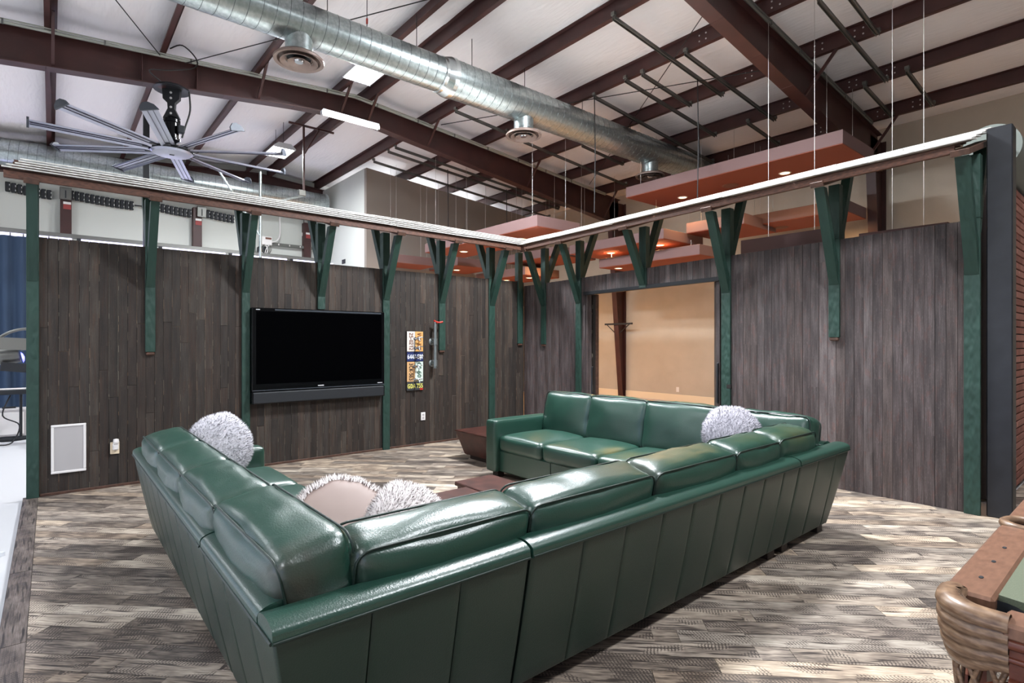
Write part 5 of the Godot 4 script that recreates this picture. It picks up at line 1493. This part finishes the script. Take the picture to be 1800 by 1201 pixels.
func pool_table() -> void:
	var o := thing("pool_table", "pool table with green felt and wooden rails in the bottom corner", "pool table", Vector3(2.8, 0, 0.3))
	var xa := 1.69
	var xb := 3.9
	var za := -0.385
	var zb := 0.86
	var y := 0.80
	var rw := 0.105
	# rails
	var P := 0.085
	part(o, "long_rail", MB.new().box(Vector3((xa + 0.135 + 2.60) * 0.5, y - 0.02, za + rw * 0.5), Vector3(2.60 - xa - 0.135, 0.04, rw), 0.008), M.rail_wood)
	part(o, "long_rail", MB.new().box(Vector3((2.74 + xb - P) * 0.5, y - 0.02, za + rw * 0.5), Vector3(xb - P - 2.74, 0.04, rw), 0.008), M.rail_wood)
	part(o, "end_rail", MB.new().box(Vector3(xa + rw * 0.5, y - 0.02, (za + zb) * 0.5), Vector3(rw, 0.04, zb - za - 0.27), 0.008), M.rail_wood)
	part(o, "long_rail", MB.new().box(Vector3((xa + xb) * 0.5, y - 0.02, zb - rw * 0.5), Vector3(xb - xa - 2 * P, 0.04, rw), 0.008), M.rail_wood)
	# cushions: sloping felt noses
	var nose := PackedVector2Array([Vector2(0, 0), Vector2(0.055, -0.004), Vector2(0.05, -0.03), Vector2(0, -0.04)])
	part(o, "cushion", MB.new().prism(nose, xa + 0.19, 2.57, Transform3D(Basis(Vector3(0, 0, 1), Vector3(0, 1, 0), Vector3(1, 0, 0)), Vector3(0, y - 0.004, za + rw))), M.felt)
	part(o, "cushion", MB.new().prism(nose, 2.77, xb - 0.19, Transform3D(Basis(Vector3(0, 0, 1), Vector3(0, 1, 0), Vector3(1, 0, 0)), Vector3(0, y - 0.004, za + rw))), M.felt)
	part(o, "cushion", MB.new().prism(nose, za + 0.19, zb - 0.19, Transform3D(Basis(Vector3(1, 0, 0), Vector3(0, 1, 0), Vector3(0, 0, 1)), Vector3(xa + rw, y - 0.004, 0))), M.felt)
	part(o, "bed", MB.new().box(Vector3((xa + xb) * 0.5, y - 0.065, (za + zb) * 0.5), Vector3(xb - xa - 0.26, 0.03, zb - za - 0.26)), M.felt)
	for k in 3:
		part(o, "sight", MB.new().lathe([Vector2(0, 0.002), Vector2(0.006, 0.0015), Vector2(0.007, 0)], 10, Transform3D(Basis.from_scale(Vector3(1.6, 1, 0.8)), Vector3(1.97 + k * 0.17, y + 0.0005, za + 0.055))), M.matte_black)
	# aprons with mouldings
	for s in [0, 1]:
		var a := Vector3(xa + 0.03, 0, za + 0.15) if s == 0 else Vector3(xa + 0.26, 0, za + 0.05)
		var b := Vector3(xa + 0.03, 0, zb - 0.15) if s == 0 else Vector3(xb - 0.26, 0, za + 0.05)
		var out := Vector3(-1, 0, 0) if s == 0 else Vector3(0, 0, -1)
		var ap := part(o, "apron", MB.new().bar(a + Vector3(0, 0.63, 0), b + Vector3(0, 0.63, 0), 0.04, 0.27), M.cabinet_wood)
		for q in [[0.752, 0.022], [0.715, 0.012], [0.655, 0.03], [0.56, 0.02], [0.51, 0.028]]:
			part(ap, "moulding", MB.new().tube([a + out * 0.02 + Vector3(0, q[0], 0), b + out * 0.02 + Vector3(0, q[0], 0)], q[1] * 0.6, 10), M.cabinet_wood)
	# corner pocket castings
	for c in [[xa, za, 1.0, 1.0], [xa, zb, 1.0, -1.0], [xb, za, -1.0, 1.0], [xb, zb, -1.0, -1.0]]:
		corner_pocket(o, Vector3(c[0], y, c[1]), c[2], c[3])
	var side := part(o, "side_pocket", MB.new().tube(arc(Vector3(2.67, y - 0.005, za + 0.075), 0.072, PI, TAU), 0.016, 10), M.pocket)
	part(side, "pocket_throat", MB.new().lathe([Vector2(0.065, 0), Vector2(0.06, -0.14), Vector2(0, -0.14)], 20, T(2.67, y - 0.01, za + 0.08)), M.matte_black)
	for l in [[xa + 0.17, za + 0.17], [xb - 0.17, za + 0.17], [xa + 0.17, zb - 0.17], [xb - 0.17, zb - 0.17]]:
		part(o, "leg", MB.new().lathe([Vector2(0, 0), Vector2(0.08, 0), Vector2(0.085, 0.06), Vector2(0.06, 0.1), Vector2(0.09, 0.3), Vector2(0.1, 0.5), Vector2(0.1, 0.55), Vector2(0, 0.55)], 20, T(l[0], 0, l[1])), M.cabinet_wood)

func arc(c: Vector3, r: float, a0: float, a1: float) -> Array:
	var out := []
	for k in 17:
		var a := lerpf(a0, a1, k / 16.0)
		out.append(c + Vector3(cos(a) * r, 0, sin(a) * r))
	return out

func corner_pocket(o: Node3D, c: Vector3, sx: float, sz: float) -> void:
	# a swept, grooved casting that wraps the corner, with netting below
	var path := []
	var tang := []
	for k in 15:
		var a := PI * 0.5 * k / 14.0
		var p := Vector2(0.115 - sin(a) * 0.115, 0.115 - cos(a) * 0.115)
		path.append(Vector3(c.x + sx * p.x, 0, c.z + sz * p.y))
	path.push_front(Vector3(c.x + sx * 0.15, 0, c.z + 0.0))
	path.append(Vector3(c.x, 0, c.z + sz * 0.15))
	var prof := [Vector2(0.052, -0.006), Vector2(0.048, 0.006), Vector2(0.030, 0.014), Vector2(0.010, 0.012), Vector2(-0.006, 0.002), Vector2(-0.010, -0.012), Vector2(-0.004, -0.022), Vector2(0.006, -0.025), Vector2(-0.006, -0.030), Vector2(-0.008, -0.042), Vector2(0.006, -0.050), Vector2(-0.004, -0.055), Vector2(-0.005, -0.068), Vector2(0.009, -0.076), Vector2(0.0, -0.081), Vector2(0.001, -0.094), Vector2(0.014, -0.101), Vector2(0.006, -0.106), Vector2(0.012, -0.120), Vector2(0.03, -0.128)]
	var mb := MB.new()
	var G := []
	for i in path.size():
		var t: Vector3 = (path[mini(i + 1, path.size() - 1)] - path[maxi(i - 1, 0)]).normalized()
		var inw := t.cross(Vector3.UP)
		if inw.dot(c + Vector3(sx * 0.2, 0, sz * 0.2) - path[i]) < 0: inw = -inw
		inw.y = 0
		var row := []
		var droop := 0.03 * sin(PI * i / (path.size() - 1.0))
		for q in prof: row.append(Vector3(path[i].x, c.y + q.y - (droop * (-q.y / 0.13) if q.y < 0 else 0.0), path[i].z) + inw * q.x)
		G.append(row)
	for i in path.size() - 1:
		for j in prof.size() - 1:
			var nn := func(a: int, b: int) -> Vector3:
				var m: Vector3 = (G[mini(a + 1, path.size() - 1)][b] - G[maxi(a - 1, 0)][b]).cross(G[a][mini(b + 1, prof.size() - 1)] - G[a][maxi(b - 1, 0)]).normalized()
				return m if m.dot(G[a][b] - (c + Vector3(sx * 0.12, -0.05, sz * 0.12))) > 0 else -m
			mb.tri(G[i][j], G[i + 1][j], G[i + 1][j + 1], nn.call(i, j), nn.call(i + 1, j), nn.call(i + 1, j + 1))
			mb.tri(G[i][j], G[i + 1][j + 1], G[i][j + 1], nn.call(i, j), nn.call(i + 1, j + 1), nn.call(i, j + 1))
	var pk := part(o, "corner_pocket", mb, M.pocket)
	var ctr := Vector3(c.x + sx * 0.105, c.y - 0.012, c.z + sz * 0.105)
	part(pk, "pocket_throat", MB.new().lathe([Vector2(0.066, 0), Vector2(0.06, -0.11), Vector2(0, -0.11)], 20, T(ctr.x, ctr.y, ctr.z)), M.matte_black)
	var net := MB.new()
	for k in 10:
		for s in [-1.0, 1.0]:
			var pts := []
			for q in 7:
				var a: float = TAU * k / 10.0 + s * q * 0.16
				var r := 0.082 - q * 0.004
				pts.append(Vector3(ctr.x + cos(a) * r, c.y - 0.10 - q * 0.035, ctr.z + sin(a) * r))
			net.tube(pts, 0.0055, 6)
	part(pk, "net", net, M.pocket)
